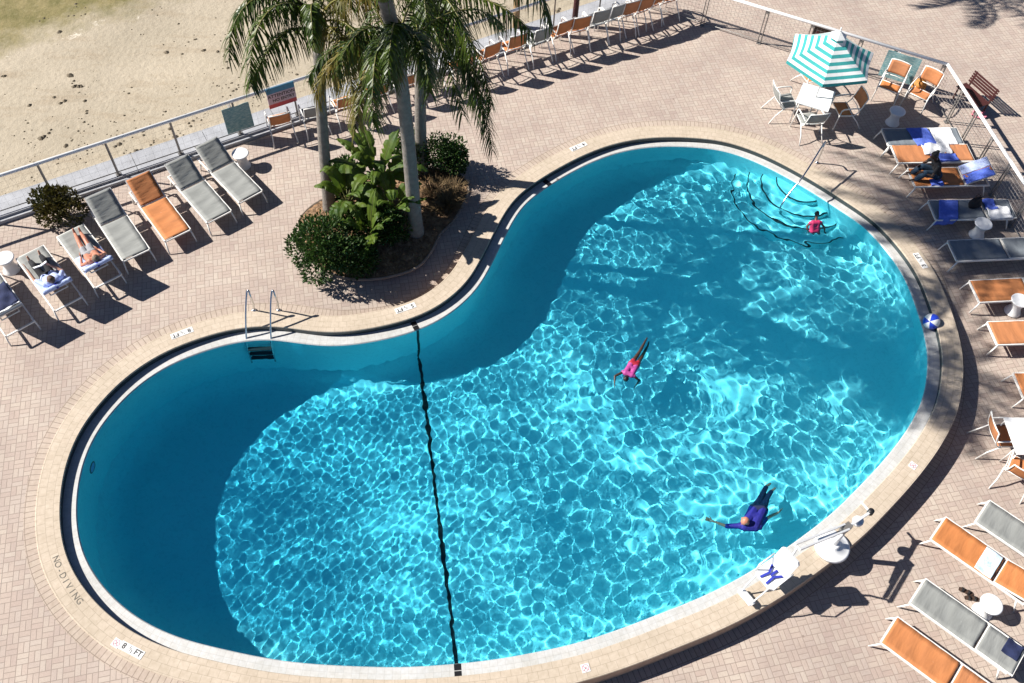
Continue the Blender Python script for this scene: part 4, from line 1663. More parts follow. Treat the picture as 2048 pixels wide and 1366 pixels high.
hroot = thing('hand_rail', 'steel hand rail sloping from the coping down into the shallow corner steps', 'hand rail', at(1634, 325, COPE_Z))
ho = hroot.location
top = at(1651, 284, .86)
mb = MB()
pA = Vector((0,0,0))
pT = top-ho
pts = [pA, pA+Vector((.01,.0,.5)), pT+Vector((-.02,-.03,-.16)), pT, pT+Vector((-.10,-.14,-.015)), at(1608, 350, .62)-ho, at(1580, 385, .28)-ho, at(1563, 410, .02)-ho, at(1558, 425, -.35)-ho, at(1553, 436, -.80)-ho]
mb.tube(catmull(pts, False, 5), .021, 10)
o = mb.build('rail', M['steel'], hroot, True)
RECV.append(o)
mb = MB()
mb.lathe([(0, .03), (.03, .03), (.05, .01), (.05, 0)], 16)
mb.build('anchor_cap', M['steel'], hroot, True)

# beach ball floating at the edge
q = at(1863, 643, .02)
t_ = MB()
for k in range(6):
    t_.mi = k % 2
    def bf(u, v, k=k):
        a = (k+u)*math.pi/3
        e = -math.pi/2+v*math.pi
        p = Vector((math.cos(a)*math.cos(e), math.sin(a)*math.cos(e), math.sin(e)))*.19
        return q+Matrix.Rotation(.9, 3, Vector((.6, -.8, .2)).normalized()) @ p
    t_.grid(bf, 9, 17)
o = t_.build('beach_ball', [M['ballblue'], M['ballwhite']], None, True)
tag(o, 'blue and white beach ball floating against the right pool edge', 'beach ball')
RECV.append(o)

# ------------------------------------------------------------------ pool lift
base = at(1663, 1094, COPE_Z)
lift = thing('pool_lift', 'white pool lift with round base, long arms and a strapped seat', 'pool lift', base)
bo = lift.location
fw = Vector((-.80, -.60, 0)).normalized()
wd = Vector((-fw.y, fw.x, 0))
mb = MB()
mb.lathe([(0, .19), (.10, .19), (.12, .17), (.13, .11), (.31, .085), (.345, .07), (.35, .0), (0, 0)], 40)
mb.build('base', M['plastic'], lift, True)
head = Vector((.02, .03, .82))
mb = MB()
mb.tube([(0, 0, .15), head+Vector((0,0,.06))], .055, 16)
mb.build('mast', M['plastic'], lift, True)
mb = MB()
mb.box(head+Vector((0,0,.02)), (.20, .13, .16), Matrix.Rotation(math.atan2(fw.y, fw.x), 3, 'Z'))
mb.build('pivot_head', M['post'], lift)
seat_c = at(1541, 1152, .50)-bo
tip = seat_c-fw*.34+Vector((0, 0, .93))
for s in (-1, 1):
    mb = MB()
    mb.beam(head+wd*.06*s+Vector((0,0,.07)), tip+wd*.06*s, .035, .06)
    mb.build('lift_arm', M['plastic'], lift)
mb = MB()
mb.beam(head+fw*.05-Vector((0,0,.05)), tip.lerp(head, .45)-Vector((0,0,.06)), .05, .05)
mb.build('actuator', M['steel'], lift)
rear = head-fw*.80+Vector((0, 0, -.22))
mb = MB()
mb.beam(head, rear, .05, .06)
mb.build('rear_arm', M['plastic'], lift)
mb = MB()
mb.lathe([(0, .05), (.06, .05), (.065, -.05), (0, -.05)], 14, rear+Vector((0, 0, .02)))
mb.build('rear_knob', M['black'], lift, True)
mb = MB()
mb.beam(rear+wd*-.02, rear+wd*-.26+Vector((0,0,.02)), .03, .03)
mb.build('push_handle', M['plastic'], lift)
mb = MB()
mb.lathe([(0, .10), (.10, .10), (.11, .05), (.10, 0), (0, 0)], 18, rear.lerp(head, .45)+Vector((0,0,-.135)))
mb.build('battery_case', M['plastic'], lift, True)
RZ = Matrix.Rotation(math.atan2(fw.y, fw.x), 3, 'Z')
def pad(c, w, l, h, tilt=0.0, cut=.05):
    """rounded seat pad: outline with clipped corners, extruded"""
    a, b = l/2, w/2
    o2 = [(a-cut, b), (a, b-cut), (a, -b+cut), (a-cut, -b), (-a+cut, -b), (-a, -b+cut), (-a, b-cut), (-a+cut, b)]
    T = RZ @ Matrix.Rotation(tilt, 3, 'Y')
    vs = [c+T @ Vector((x, y, z)) for z in (-h/2, h/2) for x, y in o2]
    n = len(o2)
    return vs, [tuple(range(n-1, -1, -1)), tuple(range(n, 2*n))]+[(i, (i+1) % n, n+(i+1) % n, n+i) for i in range(n)]
mb = MB()
mb.add(*pad(seat_c, .44, .42, .05))
sp = mb.build('seat', M['plastic'], lift)
mb = MB()
mb.add(*pad(seat_c-fw*.27+Vector((0,0,.30)), .44, .50, .05, R_(68)))
bp = mb.build('backrest', M['plastic'], lift)
for yy, a_, b_ in ((.09, (-.17, .05), (.19, -.02)), (-.09, (-.17, -.05), (.19, .0)), (0, (-.20, 0), (0.0, 0))):
    mb = MB()
    pts = [seat_c+fw*a_[0]+wd*(yy+a_[1])+Vector((0,0,.04)), seat_c+wd*yy*.6+Vector((0,0,.06)), seat_c+fw*b_[0]+wd*(yy+b_[1])+Vector((0,0,.038))]
    for i in range(2):
        mb.beam(pts[i], pts[i+1], .045, .012)
    mb.build('strap', M['straps'], lift)
foot_c = seat_c+fw*.50+Vector((0, 0, -.36))
mb = MB()
mb.add(*pad(foot_c, .36, .17, .035, R_(-18), .03))
mb.build('footrest', M['plastic'], lift)
for s in (-1, 1):
    mb = MB()
    mb.tube([seat_c+fw*.20+wd*.16*s, seat_c+fw*.33+wd*.16*s-Vector((0,0,.12)), foot_c+wd*.14*s], .015, 8)
    mb.build('footrest_arm', M['plastic'], lift, True)
    mb = MB()
    mb.tube([seat_c-fw*.26+wd*.25*s+Vector((0,0,.25)), seat_c+fw*.12+wd*.25*s+Vector((0,0,.22)), seat_c+fw*.16+wd*.24*s+Vector((0,0,.02))], .015, 8)
    mb.build('armrest', M['plastic'], lift, True)
mb = MB()
mb.tube([tip, seat_c-fw*.40+Vector((0,0,.62)), seat_c-fw*.30+Vector((0,0,.05)), seat_c+Vector((0,0,-.04))], .022, 8)
mb.build('hanger', M['plastic'], lift, True)

# ------------------------------------------------------------------ people
def caps_mesh(caps):
    vs, fs = [], []
    dirs = []
    for i in range(42):
        y = 1-2*(i+.5)/42
        r = math.sqrt(1-y*y)
        a = i*2.399963
        dirs.append(Vector((r*math.cos(a), y, r*math.sin(a))))
    for a, b, ra, rb in caps:
        bm = bmesh.new()
        for c, r in ((a, ra), (b, rb)):
            for d in dirs:
                bm.verts.new(Vector(c)+d*r)
        ret = bmesh.ops.convex_hull(bm, input=bm.verts)
        bmesh.ops.delete(bm, geom=list({g for g in ret['geom_interior']+ret['geom_unused'] if isinstance(g, bmesh.types.BMVert)}), context='VERTS')
        bm.verts.index_update()
        n = len(vs)
        vs += [v.co.copy() for v in bm.verts]
        fs += [tuple(v.index+n for v in f.verts) for f in bm.faces]
        bm.free()
    return vs, fs

def fused(name, caps, mat, parent, voxel=.009, smooth=6):
    """one continuous skin over all the capsules"""
    vs, fs = caps_mesh(caps)
    me = bpy.data.meshes.new(name)
    me.from_pydata([tuple(v) for v in vs], [], fs)
    tmp = bpy.data.objects.new('tmp_body', me)
    COL.objects.link(tmp)
    md = tmp.modifiers.new('r', 'REMESH')
    md.mode = 'VOXEL'
    md.voxel_size = voxel
    ms = tmp.modifiers.new('s', 'SMOOTH')
    ms.iterations = smooth
    dg = bpy.context.evaluated_depsgraph_get()
    m2 = bpy.data.meshes.new_from_object(tmp.evaluated_get(dg))
    bpy.data.objects.remove(tmp)
    bpy.data.meshes.remove(me)
    m2.name = name
    m2.materials.clear()
    m2.materials.append(mat)
    m2.polygons.foreach_set('use_smooth', [True]*len(m2.polygons))
    o = link(name, m2)
    if parent is not None:
        o.parent = parent
        o.matrix_parent_inverse = Matrix.Translation(-parent.location)
    return o

def hand_caps(w, d, side, s, curl=.35):
    """palm, four fingers of different lengths and a thumb; d along the hand, side towards the thumb"""
    d = Vector(d).normalized()
    side = (Vector(side)-d*Vector(side).dot(d)).normalized()
    nn = d.cross(side)
    caps = []
    k0 = [w+side*x*s+d*.015*s for x in (.022, -.022)]
    k1 = [w+side*x*s+d*.085*s for x in (.032, .011, -.011, -.032)]
    caps.append((k0[0], k1[0], .014*s, .012*s))
    caps.append((k0[0], k1[1], .014*s, .012*s))
    caps.append((k0[1], k1[2], .014*s, .012*s))
    caps.append((k0[1], k1[3], .014*s, .012*s))
    for i, (L, sp) in enumerate(((.070, .13), (.080, .04), (.073, -.05), (.056, -.15))):
        f1 = (d+side*sp-nn*curl*.4).normalized()
        f2 = (d+side*sp-nn*curl*1.2).normalized()
        a = k1[i]
        b = a+f1*L*.5*s
        c = b+f2*L*.5*s
        caps += [(a, b, .0095*s, .0088*s), (b, c, .0088*s, .0075*s)]
    a = k0[0]+d*.012*s
    b = a+(side*.9+d*.55-nn*.2).normalized()*.045*s
    c = b+(side*.35+d*.95-nn*.2).normalized()*.035*s
    caps += [(a, b, .013*s, .010*s), (b, c, .010*s, .0085*s)]
    return caps

def head_caps(c, up, face, s):
    up, face = Vector(up).normalized(), Vector(face).normalized()
    face = (face-up*face.dot(up)).normalized()
    sd_ = up.cross(face)
    caps = [(c+up*.035*s-face*.015*s, c+up*.03*s+face*.012*s, .083*s, .080*s),
            (c-up*.035*s+face*.015*s, c-up*.075*s+face*.040*s, .062*s, .038*s),
            (c+face*.085*s+up*.005*s, c+face*.102*s-up*.022*s, .011*s, .014*s),      # nose
            (c+face*.080*s-up*.060*s, c+face*.083*s-up*.061*s, .016*s, .016*s)]      # mouth
    for q in (-1, 1):
        caps.append((c+sd_*.083*s*q-up*.0*s, c+sd_*.085*s*q-up*.03*s-face*.008*s, .018*s, .012*s))   # ears
        caps.append((c+sd_*.032*s*q+face*.074*s+up*.022*s, c+sd_*.034*s*q+face*.074*s+up*.022*s, .013*s, .013*s))  # brows over the eyes
    return caps

def person(label, J, s, skin, clothes, hair=None, build=1.0, group=None, recv=False, bun=None):
    """J: joints in world space. clothes: list of (name, material, part keys, inflate)"""
    J = {k: Vector(v) for k, v in J.items()}
    root = thing('person', label, 'person', J['pelvis'], 0, group)
    P = {}
    w = (J['sl']-J['sr']).normalized()
    hl, hr = J['pelvis']+w*.085*s, J['pelvis']-w*.085*s
    il, ir = J['sl'].lerp(J['sr'], .22), J['sr'].lerp(J['sl'], .22)
    b = build
    wl_, wr_2 = hl.lerp(il, .45), hr.lerp(ir, .45)
    P['torso'] = [(hl, wl_, .098*s*b, .085*s*b), (hr, wr_2, .098*s*b, .085*s*b), (wl_, il, .085*s*b, .088*s*b), (wr_2, ir, .085*s*b, .088*s*b),
                  (wl_, wr_2, .085*s*b, .085*s*b), (il, ir, .085*s*b, .085*s*b), (J['sl'], J['sr'], .058*s, .058*s)]
    P['hips'] = [(hl, hr, .105*s*b, .105*s*b)]
    nk = (J['sl']+J['sr'])/2
    P['neck'] = [(nk, nk.lerp(J['head'], .75), .056*s, .052*s)]
    P['head'] = head_caps(J['head'], J.get('headup', J['head']-nk), J['face'], s)
    for q, sh, el, wr, hd, ins in (('l', 'sl', 'el', 'wl', 'hdl', il), ('r', 'sr', 'er', 'wr', 'hdr', ir)):
        P['uarm_'+q] = [(J[sh], J[el], .047*s, .038*s), (ins, J[sh], .06*s, .05*s)]
        P['farm_'+q] = [(J[el], J[wr], .038*s, .025*s)]
        dr = (J[wr]-J[el]).normalized()
        P['hand_'+q] = hand_caps(J[wr]+dr*.01*s, dr, J.get('thumb_'+q, Vector((0,0,1))), s)
    for q, hp, kn, an, to in (('l', hl, 'kl', 'al', 'tl'), ('r', hr, 'kr', 'ar', 'tr')):
        P['thigh_'+q] = [(hp, J[kn], .082*s*b, .054*s)]
        P['calf_'+q] = [(J[kn], J[kn].lerp(J[an], .35), .052*s, .052*s), (J[kn].lerp(J[an], .35), J[an], .052*s, .034*s)]
        P['foot_'+q] = [(J[an], J[to], .034*s, .024*s), (J[an], J[an]+(J[an]-J[to]).normalized()*.04*s, .034*s, .028*s)]
    allc = [c for k in P for c in P[k]]
    o = fused('body', allc, skin, root, .0075 if s > .8 else .006)
    os_ = [o]
    for nm, mt, keys, inf in clothes:
        caps = []
        for kk in keys:
            fr_ = 1.0
            if ':' in kk:
                kk, fr_ = kk.split(':')
                fr_ = float(fr_)
            for (a, c, ra, rc) in P[kk]:
                e = a.lerp(c, fr_)
                caps.append((a, e, ra+inf, ra+(rc-ra)*fr_+inf))
        os_.append(fused(nm, caps, mt, root, .010, 4))
    if hair:
        up = J.get('headup', J['head']-nk).normalized()
        fc = (J['face']-up*J['face'].dot(up)).normalized()
        c = J['head']
        hc = [(c+up*.045*s-fc*.022*s, c+up*.05*s-fc*.002*s, .090*s, .080*s), (c+up*.02*s-fc*.035*s, c-up*.035*s-fc*.04*s, .082*s, .06*s)]
        if bun:
            hc.append((c+up*.10*s-fc*.06*s, c+up*.12*s-fc*.07*s, bun*s, bun*s))
        os_.append(fused('hair', hc, hair, root, .009, 2))
    if recv:
        RECV.extend(os_)
    return root

WZ = WATER_Z
# child in a pink and red swimsuit swimming face down
A_ = lambda u, v, z: at(u, v, WZ+z)
person('child in a pink and red swimsuit swimming face down in mid pool',
       dict(pelvis=A_(1268, 729, .0), sl=A_(1268, 752, .02), sr=A_(1246, 744, .04), head=A_(1252, 757, .02), headup=Vector((-.3,-.9,.25)), face=Vector((-.25,-.35,-1)),
            el=A_(1278, 762, -.06), wl=A_(1272, 772, -.12), er=A_(1230, 752, .04), wr=A_(1229, 766, .0),
            kl=A_(1287, 708, -.05), al=A_(1295, 694, -.12), tl=A_(1297, 686, -.15), kr=A_(1279, 704, .02), ar=A_(1290, 683, .02), tr=A_(1294, 676, .0)),
       .70, M['skin_dark'], [('swim_top', M['magenta'], ['torso'], .008), ('swim_shorts', M['red'], ['hips', 'thigh_l:.22', 'thigh_r:.22'], .012)],
       M['hair_black'], recv=True)
# man in a blue shirt
person('man in a blue swim shirt drifting in the water with one arm stretched out',
       dict(pelvis=A_(1516, 1020, -.10), sl=A_(1518, 1054, -.02), sr=A_(1480, 1052, -.02), head=A_(1490, 1042, .12), headup=Vector((-.25,-.45,.8)), face=Vector((-.6,-.5,-.35)),
            el=A_(1530, 1040, -.16), wl=A_(1553, 1028, -.24), er=A_(1452, 1053, -.06), wr=A_(1425, 1043, -.06), thumb_r=Vector((0,1,.3)),
            kl=A_(1531, 1002, -.30), al=A_(1539, 988, -.45), tl=A_(1547, 982, -.5), kr=A_(1520, 998, -.26), ar=A_(1530, 978, -.42), tr=A_(1537, 973, -.47)),
       1.0, M['skin_tan'], [('swim_shirt', M['shirtblue'], ['torso', 'uarm_l', 'uarm_r:.95'], .016), ('trousers', M['navy'], ['hips', 'thigh_l', 'thigh_r', 'calf_l:.8', 'calf_r:.8'], .010)],
       None, recv=True, build=1.1)
# girl standing on the steps, seen from behind
person('child in a pink swimsuit with dark tied hair, standing in the shallow corner steps',
       dict(pelvis=A_(1629, 461, .0), sl=A_(1641, 445, .20), sr=A_(1621, 446, .20), head=A_(1634, 428, .34), headup=Vector((.05,.15,1)), face=Vector((.45,.85,-.15)),
            el=A_(1649, 455, .07), wl=A_(1649, 463, -.04), er=A_(1614, 452, .07), wr=A_(1615, 461, -.04),
            kl=A_(1636, 472, -.24), al=A_(1634, 474, -.50), tl=A_(1638, 466, -.52), kr=A_(1625, 472, -.24), ar=A_(1624, 474, -.50), tr=A_(1628, 466, -.52)),
       .70, M['skin_brown'], [('swimsuit', M['pink'], ['torso', 'hips', 'thigh_l:.15', 'thigh_r:.15'], .010)], M['hair_black'], recv=True, bun=.05)

def lpt(key, x, y, z):
    r, f, a, bk = LNG[key]
    return f+Vector((x*math.cos(a)-y*math.sin(a), x*math.sin(a)+y*math.cos(a), z))
def ld(key, x, y, z):
    a = LNG[key][2]
    return Vector((x*math.cos(a)-y*math.sin(a), x*math.sin(a)+y*math.cos(a), z))
K = 'R3'
person('woman in dark clothes sitting on the foot of the orange lounger, facing the pool',
       dict(pelvis=lpt(K,.62,.02,.50), sl=lpt(K,.46,-.17,.90), sr=lpt(K,.46,.19,.90), head=lpt(K,.32,.02,1.12), headup=ld(K,-.3,0,1), face=ld(K,-1,.1,-.25),
            el=lpt(K,.36,-.25,.66), wl=lpt(K,.18,-.14,.66), er=lpt(K,.34,.25,.68), wr=lpt(K,.16,.14,.68),
            kl=lpt(K,.23,-.12,.64), al=lpt(K,.06,-.12,.43), tl=lpt(K,-.10,-.13,.41), kr=lpt(K,.22,.13,.64), ar=lpt(K,.05,.13,.43), tr=lpt(K,-.11,.14,.41)),
       .95, M['skin_dark'], [('top', M['blackcloth'], ['torso', 'uarm_l:.6', 'uarm_r:.6'], .012), ('trousers', M['teal_dark'], ['hips', 'thigh_l', 'thigh_r', 'calf_l:.85', 'calf_r:.85'], .034)],
       M['hair_black'], bun=.055)
towel('towel', 'small blue towel over the lap side of the sitting woman', 'R3', .42, .74, -LW+.02, -.12, M['blue'], seed=21, wr=.02, hang0=.05)
K = 'L5'
person('sunbather in grey shorts lying back on a lounger, legs towards the low bush',
       dict(pelvis=lpt(K,1.13,.02,.50), sl=lpt(K,1.56,.18,.74), sr=lpt(K,1.56,-.16,.74), head=lpt(K,1.70,.02,.90), headup=ld(K,.6,0,.8), face=ld(K,-.7,0,.7),
            el=lpt(K,1.42,.30,.60), wl=lpt(K,1.20,.24,.58), er=lpt(K,1.42,-.28,.60), wr=lpt(K,1.20,-.2,.60),
            kl=lpt(K,.70,.13,.58), al=lpt(K,.30,.16,.45), tl=lpt(K,.27,.17,.57), kr=lpt(K,.68,-.02,.54), ar=lpt(K,.24,.04,.45), tr=lpt(K,.21,.05,.57)),
       .97, M['skin_tan'], [('shorts', M['greycloth'], ['hips', 'thigh_l:.5', 'thigh_r:.5'], .014)], M['hair_grey'])
K = 'L6'
person('brown haired reader in a blue shirt and black trousers leaning back on a lounger',
       dict(pelvis=lpt(K,1.08,.0,.50), sl=lpt(K,1.52,.18,.74), sr=lpt(K,1.52,-.18,.74), head=lpt(K,1.66,-.03,.95), headup=ld(K,.3,0,.9), face=ld(K,-.9,0,.2),
            el=lpt(K,1.30,.30,.66), wl=lpt(K,1.10,.16,.76), er=lpt(K,1.24,-.30,.72), wr=lpt(K,.98,-.30,.86),
            kl=lpt(K,.72,.13,.62), al=lpt(K,.36,.14,.46), tl=lpt(K,.32,.15,.58), kr=lpt(K,.72,-.12,.62), ar=lpt(K,.36,-.12,.46), tr=lpt(K,.32,-.12,.58)),
       .97, M['skin_pale'], [('shirt', M['paleblue'], ['torso', 'uarm_l:.8', 'uarm_r:.8'], .014), ('trousers', M['blackcloth'], ['hips', 'thigh_l', 'thigh_r', 'calf_l:.8', 'calf_r:.8'], .016)],
       M['hair_brown'])
# open book held by the reader
K = 'L6'
bkp = lpt(K, 1.00, -.02, .80)
t = thing('open_book', 'open book in the hands of the reader in blue', 'book', bkp, LNG[K][2])
for s in (-1, 1):
    mb = MB()
    mb.box((.0, s*.075, .02), (.20, .15, .014), Matrix.Rotation(s*R_(12), 3, 'X') @ Matrix.Rotation(R_(-35), 3, 'Y'))
    mb.build('page_block', M['white'], t)

# ------------------------------------------------------------------ plants
def leaf_cloud(mb, rnd, c, rad, n, L, Wd, shell=.55, lumps=7, flat=.0):
    """leaf-sized faces spread through uneven lumps of a crown"""
    c = Vector(c)
    lump = []
    for i in range(lumps):
        a, e = rnd.uniform(0, 6.28), rnd.uniform(-.1, 1.3)
        d = Vector((math.cos(a)*math.cos(e), math.sin(a)*math.cos(e), math.sin(e)))
        lump.append((Vector((d.x*rad[0]*.62, d.y*rad[1]*.62, d.z*rad[2]*.62)), rnd.uniform(.38, .60)))
    for i in range(n):
        lc, lr = lump[rnd.randrange(lumps)]
        d = Vector((rnd.gauss(0,1), rnd.gauss(0,1), rnd.gauss(0,1))).normalized()
        f = shell+(1-shell)*rnd.random()**.6
        p = c+lc+Vector((d.x*rad[0], d.y*rad[1], d.z*rad[2]))*lr*f
        if p.z < .03:
            p.z = .03+rnd.random()*.1
        out = (d+Vector((0,0,.5))+Vector((rnd.gauss(0,.5), rnd.gauss(0,.5), rnd.gauss(0,.4)))).normalized()
        sdv = out.cross(Vector((rnd.gauss(0,1), rnd.gauss(0,1), rnd.gauss(0,1)))).normalized()
        l, w = L*rnd.uniform(.6, 1.3), Wd*rnd.uniform(.7, 1.25)
        nn = out.cross(sdv)*w*.25
        mb.add([p, p+out*l*.5+sdv*w*.5+nn, p+out*l, p+out*l*.5-sdv*w*.5+nn], [(0,1,2,3)])

def shrub(name, label, c, rad, n, seed, mat, L=.11, Wd=.055, group='leafy shrubs', lumps=9):
    rnd = random.Random(seed)
    c = Vector(c)
    root = thing(name, label, 'shrub', (c.x, c.y, .05), 0, group)
    mb = MB()
    leaf_cloud(mb, rnd, (0, 0, rad[2]*.45), rad, n, L, Wd, lumps=lumps)
    mb.build('foliage', mat, root)
    for i in range(5):
        a = rnd.uniform(0, 6.28)
        mb = MB()
        mb.tube([(0.04*math.cos(a), .04*math.sin(a), 0), (rad[0]*.25*math.cos(a), rad[1]*.25*math.sin(a), rad[2]*.4), (rad[0]*.5*math.cos(a+.3), rad[1]*.5*math.sin(a+.3), rad[2]*.8)], [.022, .015, .006], 6)
        mb.build('stem', M['wood_stem'], root, True)
    return root

shrub('shrub', 'big rounded dark green shrub at the near left end of the palm bed', at(662, 520, .35), (.98, .82, 1.0), 6500, 31, M['leaf'], lumps=13)
shrub('shrub', 'clipped dark shrub at the far right end of the palm bed', at(884, 334, .25), (.66, .56, .82), 3600, 32, M['leaf'], L=.085, Wd=.05, lumps=11)
shrub('shrub', 'small shrub tucked between the two right palm trunks', at(826, 318, .45), (.42, .4, .9), 1500, 33, M['leaf'])
shrub('shrub', 'leafy shrub just behind the left palm trunk', at(694, 372, .4), (.5, .45, .75), 1700, 34, M['leaf'], L=.14, Wd=.06)
shrub('shrub', 'low spreading shrub under the broad leaves in the middle of the palm bed', at(752, 470, .2), (.8, .6, .75), 3200, 36, M['leaf'])
shrub('low_bush', 'low bush with bronze leaves at the seawall between two loungers', at(130, 428, .12), (.72, .55, .62), 3000, 35, M['leaf_red'], L=.09, Wd=.05, lumps=10)

def dry_tuft(c, seed, label, n=420):
    rnd = random.Random(seed)
    mb = MB()
    for i in range(n):
        a = rnd.uniform(0, 6.28)
        r = rnd.uniform(0, .18)
        L = rnd.uniform(.25, .62)
        lean = rnd.uniform(.3, 1.3)
        p = Vector((c.x+r*math.cos(a), c.y+r*math.sin(a), .08))
        d = Vector((math.cos(a)*lean, math.sin(a)*lean, 1)).normalized()
        d2 = (d+Vector((math.cos(a)*.5, math.sin(a)*.5, -.5))).normalized()
        sv = Vector((-math.sin(a), math.cos(a), 0))*.006
        m_ = p+d*L*.6
        mb.add([p-sv, p+sv, m_+sv*.7, m_-sv*.7, m_+d2*L*.4], [(0,1,2,3), (3,2,4)])
    o = mb.build('dry_grass', M['dry'])
    return tag(o, label, 'grass tuft', 'dry tufts in the bed')
dry_tuft(at(893, 418, .1), 1, 'large dry brown grass tuft near the right edge of the palm bed', 700)
dry_tuft(at(868, 392, .1), 2, 'dry tuft just right of the front palm trunk', 420)
dry_tuft(at(905, 392, .1), 3, 'dry tuft at the foot of the clipped shrub', 350)

def big_leaf(base, az, el, L, Wd, droop, rnd, roll=0.0, stalk=.35):
    """paddle-shaped leaf: stalk, midrib, blade split by tears"""
    blade = MB()
    p = Vector(base)
    d = Vector((math.cos(az)*math.cos(el), math.sin(az)*math.cos(el), math.sin(el)))
    pts = [p.copy()]
    n = 22
    for i in range(n):
        t = i/n
        dd_ = (d+Vector((0,0,-droop*t*t*1.6))).normalized()
        p = p+dd_*L/n
        pts.append(p.copy())
    side0 = Vector((-math.sin(az), math.cos(az), 0))
    side0 = Matrix.Rotation(roll, 3, d) @ side0
    k0 = int(n*stalk)
    for s in (-1, 1):
        prev = None
        for i in range(k0, n+1):
            t = (i-k0)/(n-k0)
            w = Wd*math.sin(math.pi*min(1, t*.93+.07))**.55*(1-.25*t)
            tz_ = .18*w
            e = pts[i]+side0*s*w+Vector((0,0,tz_-.35*w*t))
            if rnd.random() < .22 and 0 < t < .95:
                e = e.lerp(pts[i], .35)+Vector((0,0,-.03))
            mid_ = pts[i].lerp(e, .5)+Vector((0,0,.02))
            if prev:
                blade.add([prev[0], prev[1], mid_, pts[i]], [(0,1,2,3)])
                blade.add([prev[1], prev[2], e, mid_], [(0,1,2,3)])
            prev = (pts[i], mid_, e)
    return blade, pts

def banana_plant(label, c, hgt, n, L, Wd, seed, azs=None):
    rnd = random.Random(seed)
    root = thing('banana_plant', label, 'banana plant', (c.x, c.y, .08), 0, 'broad leaved plants in the palm bed')
    mb = MB()
    mb.tube([(0,0,0), (.02,.01,hgt*.6), (.03,.02,hgt)], [.075, .06, .04], 10)
    mb.build('stem', M['stem'], root, True)
    for i in range(n):
        az = (azs[i % len(azs)] if azs else i*2.4)+rnd.uniform(-.25, .25)
        el = R_(rnd.uniform(38, 80))
        bl, pts = big_leaf((.02, .01, hgt*rnd.uniform(.75, 1)), az, el, L*rnd.uniform(.75, 1.15), Wd*rnd.uniform(.8, 1.15), rnd.uniform(.5, 1.1), rnd, rnd.uniform(-.5, .5))
        o = bl.build('leaf', M['banana'], root, True)
        mb = MB()
        mb.tube(pts[::3], [.016-.0016*k for k in range(len(pts[::3]))], 5)
        g_ = mb.build('midrib', M['stem'], o, True)
    return root
banana_plant('tallest banana plant with broad torn leaves in the middle of the palm bed', at(762, 408, .1), 1.05, 16, 1.35, .19, 41)
banana_plant('banana plant with light green leaves just right of the left palm trunk', at(700, 442, .1), .80, 12, 1.3, .20, 42)
banana_plant('broad leaved plant with one bright leaf left of the front palm trunk', at(790, 462, .1), .75, 11, 1.25, .18, 43)
banana_plant('low broad leaved plant with pale flowers at the near side of the bed', at(742, 500, .1), .55, 12, 1.1, .17, 44)

# ------------------------------------------------------------------ palms
def palm_frond(base, az, el0, L, droop, rnd, leafL=.68, npair=66, hang=1.75, power=1.5, az_bend=0.0):
    """arching midrib with long hanging leaflets; returns (leaflets, midrib points)"""
    mb = MB()
    n = 26
    p = Vector(base)
    pts, dirs = [p.copy()], []
    for i in range(n):
        t = (i+.5)/n
        e = el0-droop*t**power
        a = az+az_bend*t
        d = Vector((math.cos(a)*math.cos(e), math.sin(a)*math.cos(e), math.sin(e)))
        dirs.append(d)
        p = p+d*(L/n)
        pts.append(p.copy())
    dirs.append(dirs[-1])
    for k in range(npair):
        t = .14+.86*(k+.5)/npair
        x = t*n
        i = min(int(x), n-1)
        q = pts[i].lerp(pts[i+1], x-i)
        d = dirs[i]
        sd0 = d.cross(Vector((0,0,1)))
        if sd0.length < .05:
            sd0 = Vector((-math.sin(az), math.cos(az), 0))
        sd0.normalize()
        up = sd0.cross(d).normalized()
        ll = min(1, L/2.6)*leafL*(.5+.5*math.sin(math.pi*min(1, .12+t*.86))**.8)*rnd.uniform(.8, 1.15)
        for s in (-1, 1):
            out = (sd0*s*.62+d*.55+up*rnd.uniform(-.5, .6)+Vector((rnd.gauss(0,.18), rnd.gauss(0,.18), rnd.gauss(0,.14)))).normalized()
            w = .027*rnd.uniform(.8, 1.25)
            a_ = q
            dirv = out
            seg = 4
            wv = out.cross(Vector((0,0,1)))
            if wv.length < .1:
                wv = sd0.copy()
            wv.normalize()
            wv = (wv*.8+d*rnd.uniform(-.5,.5)).normalized()
            pv = [a_-wv*w*.5, a_+wv*w*.5]
            vs = list(pv)
            for j in range(seg):
                g = hang*(j+1)/seg*1.5
                dv = (dirv+Vector((0,0,-g))).normalized()
                a_ = a_+dv*ll/seg
                ww = w*(1-.22*j) if j < seg-1 else w*.15
                vs += [a_-wv*ww*.5, a_+wv*ww*.5]
            mb.add(vs, [(2*j, 2*j+1, 2*j+3, 2*j+2) for j in range(seg)])
    return mb, pts

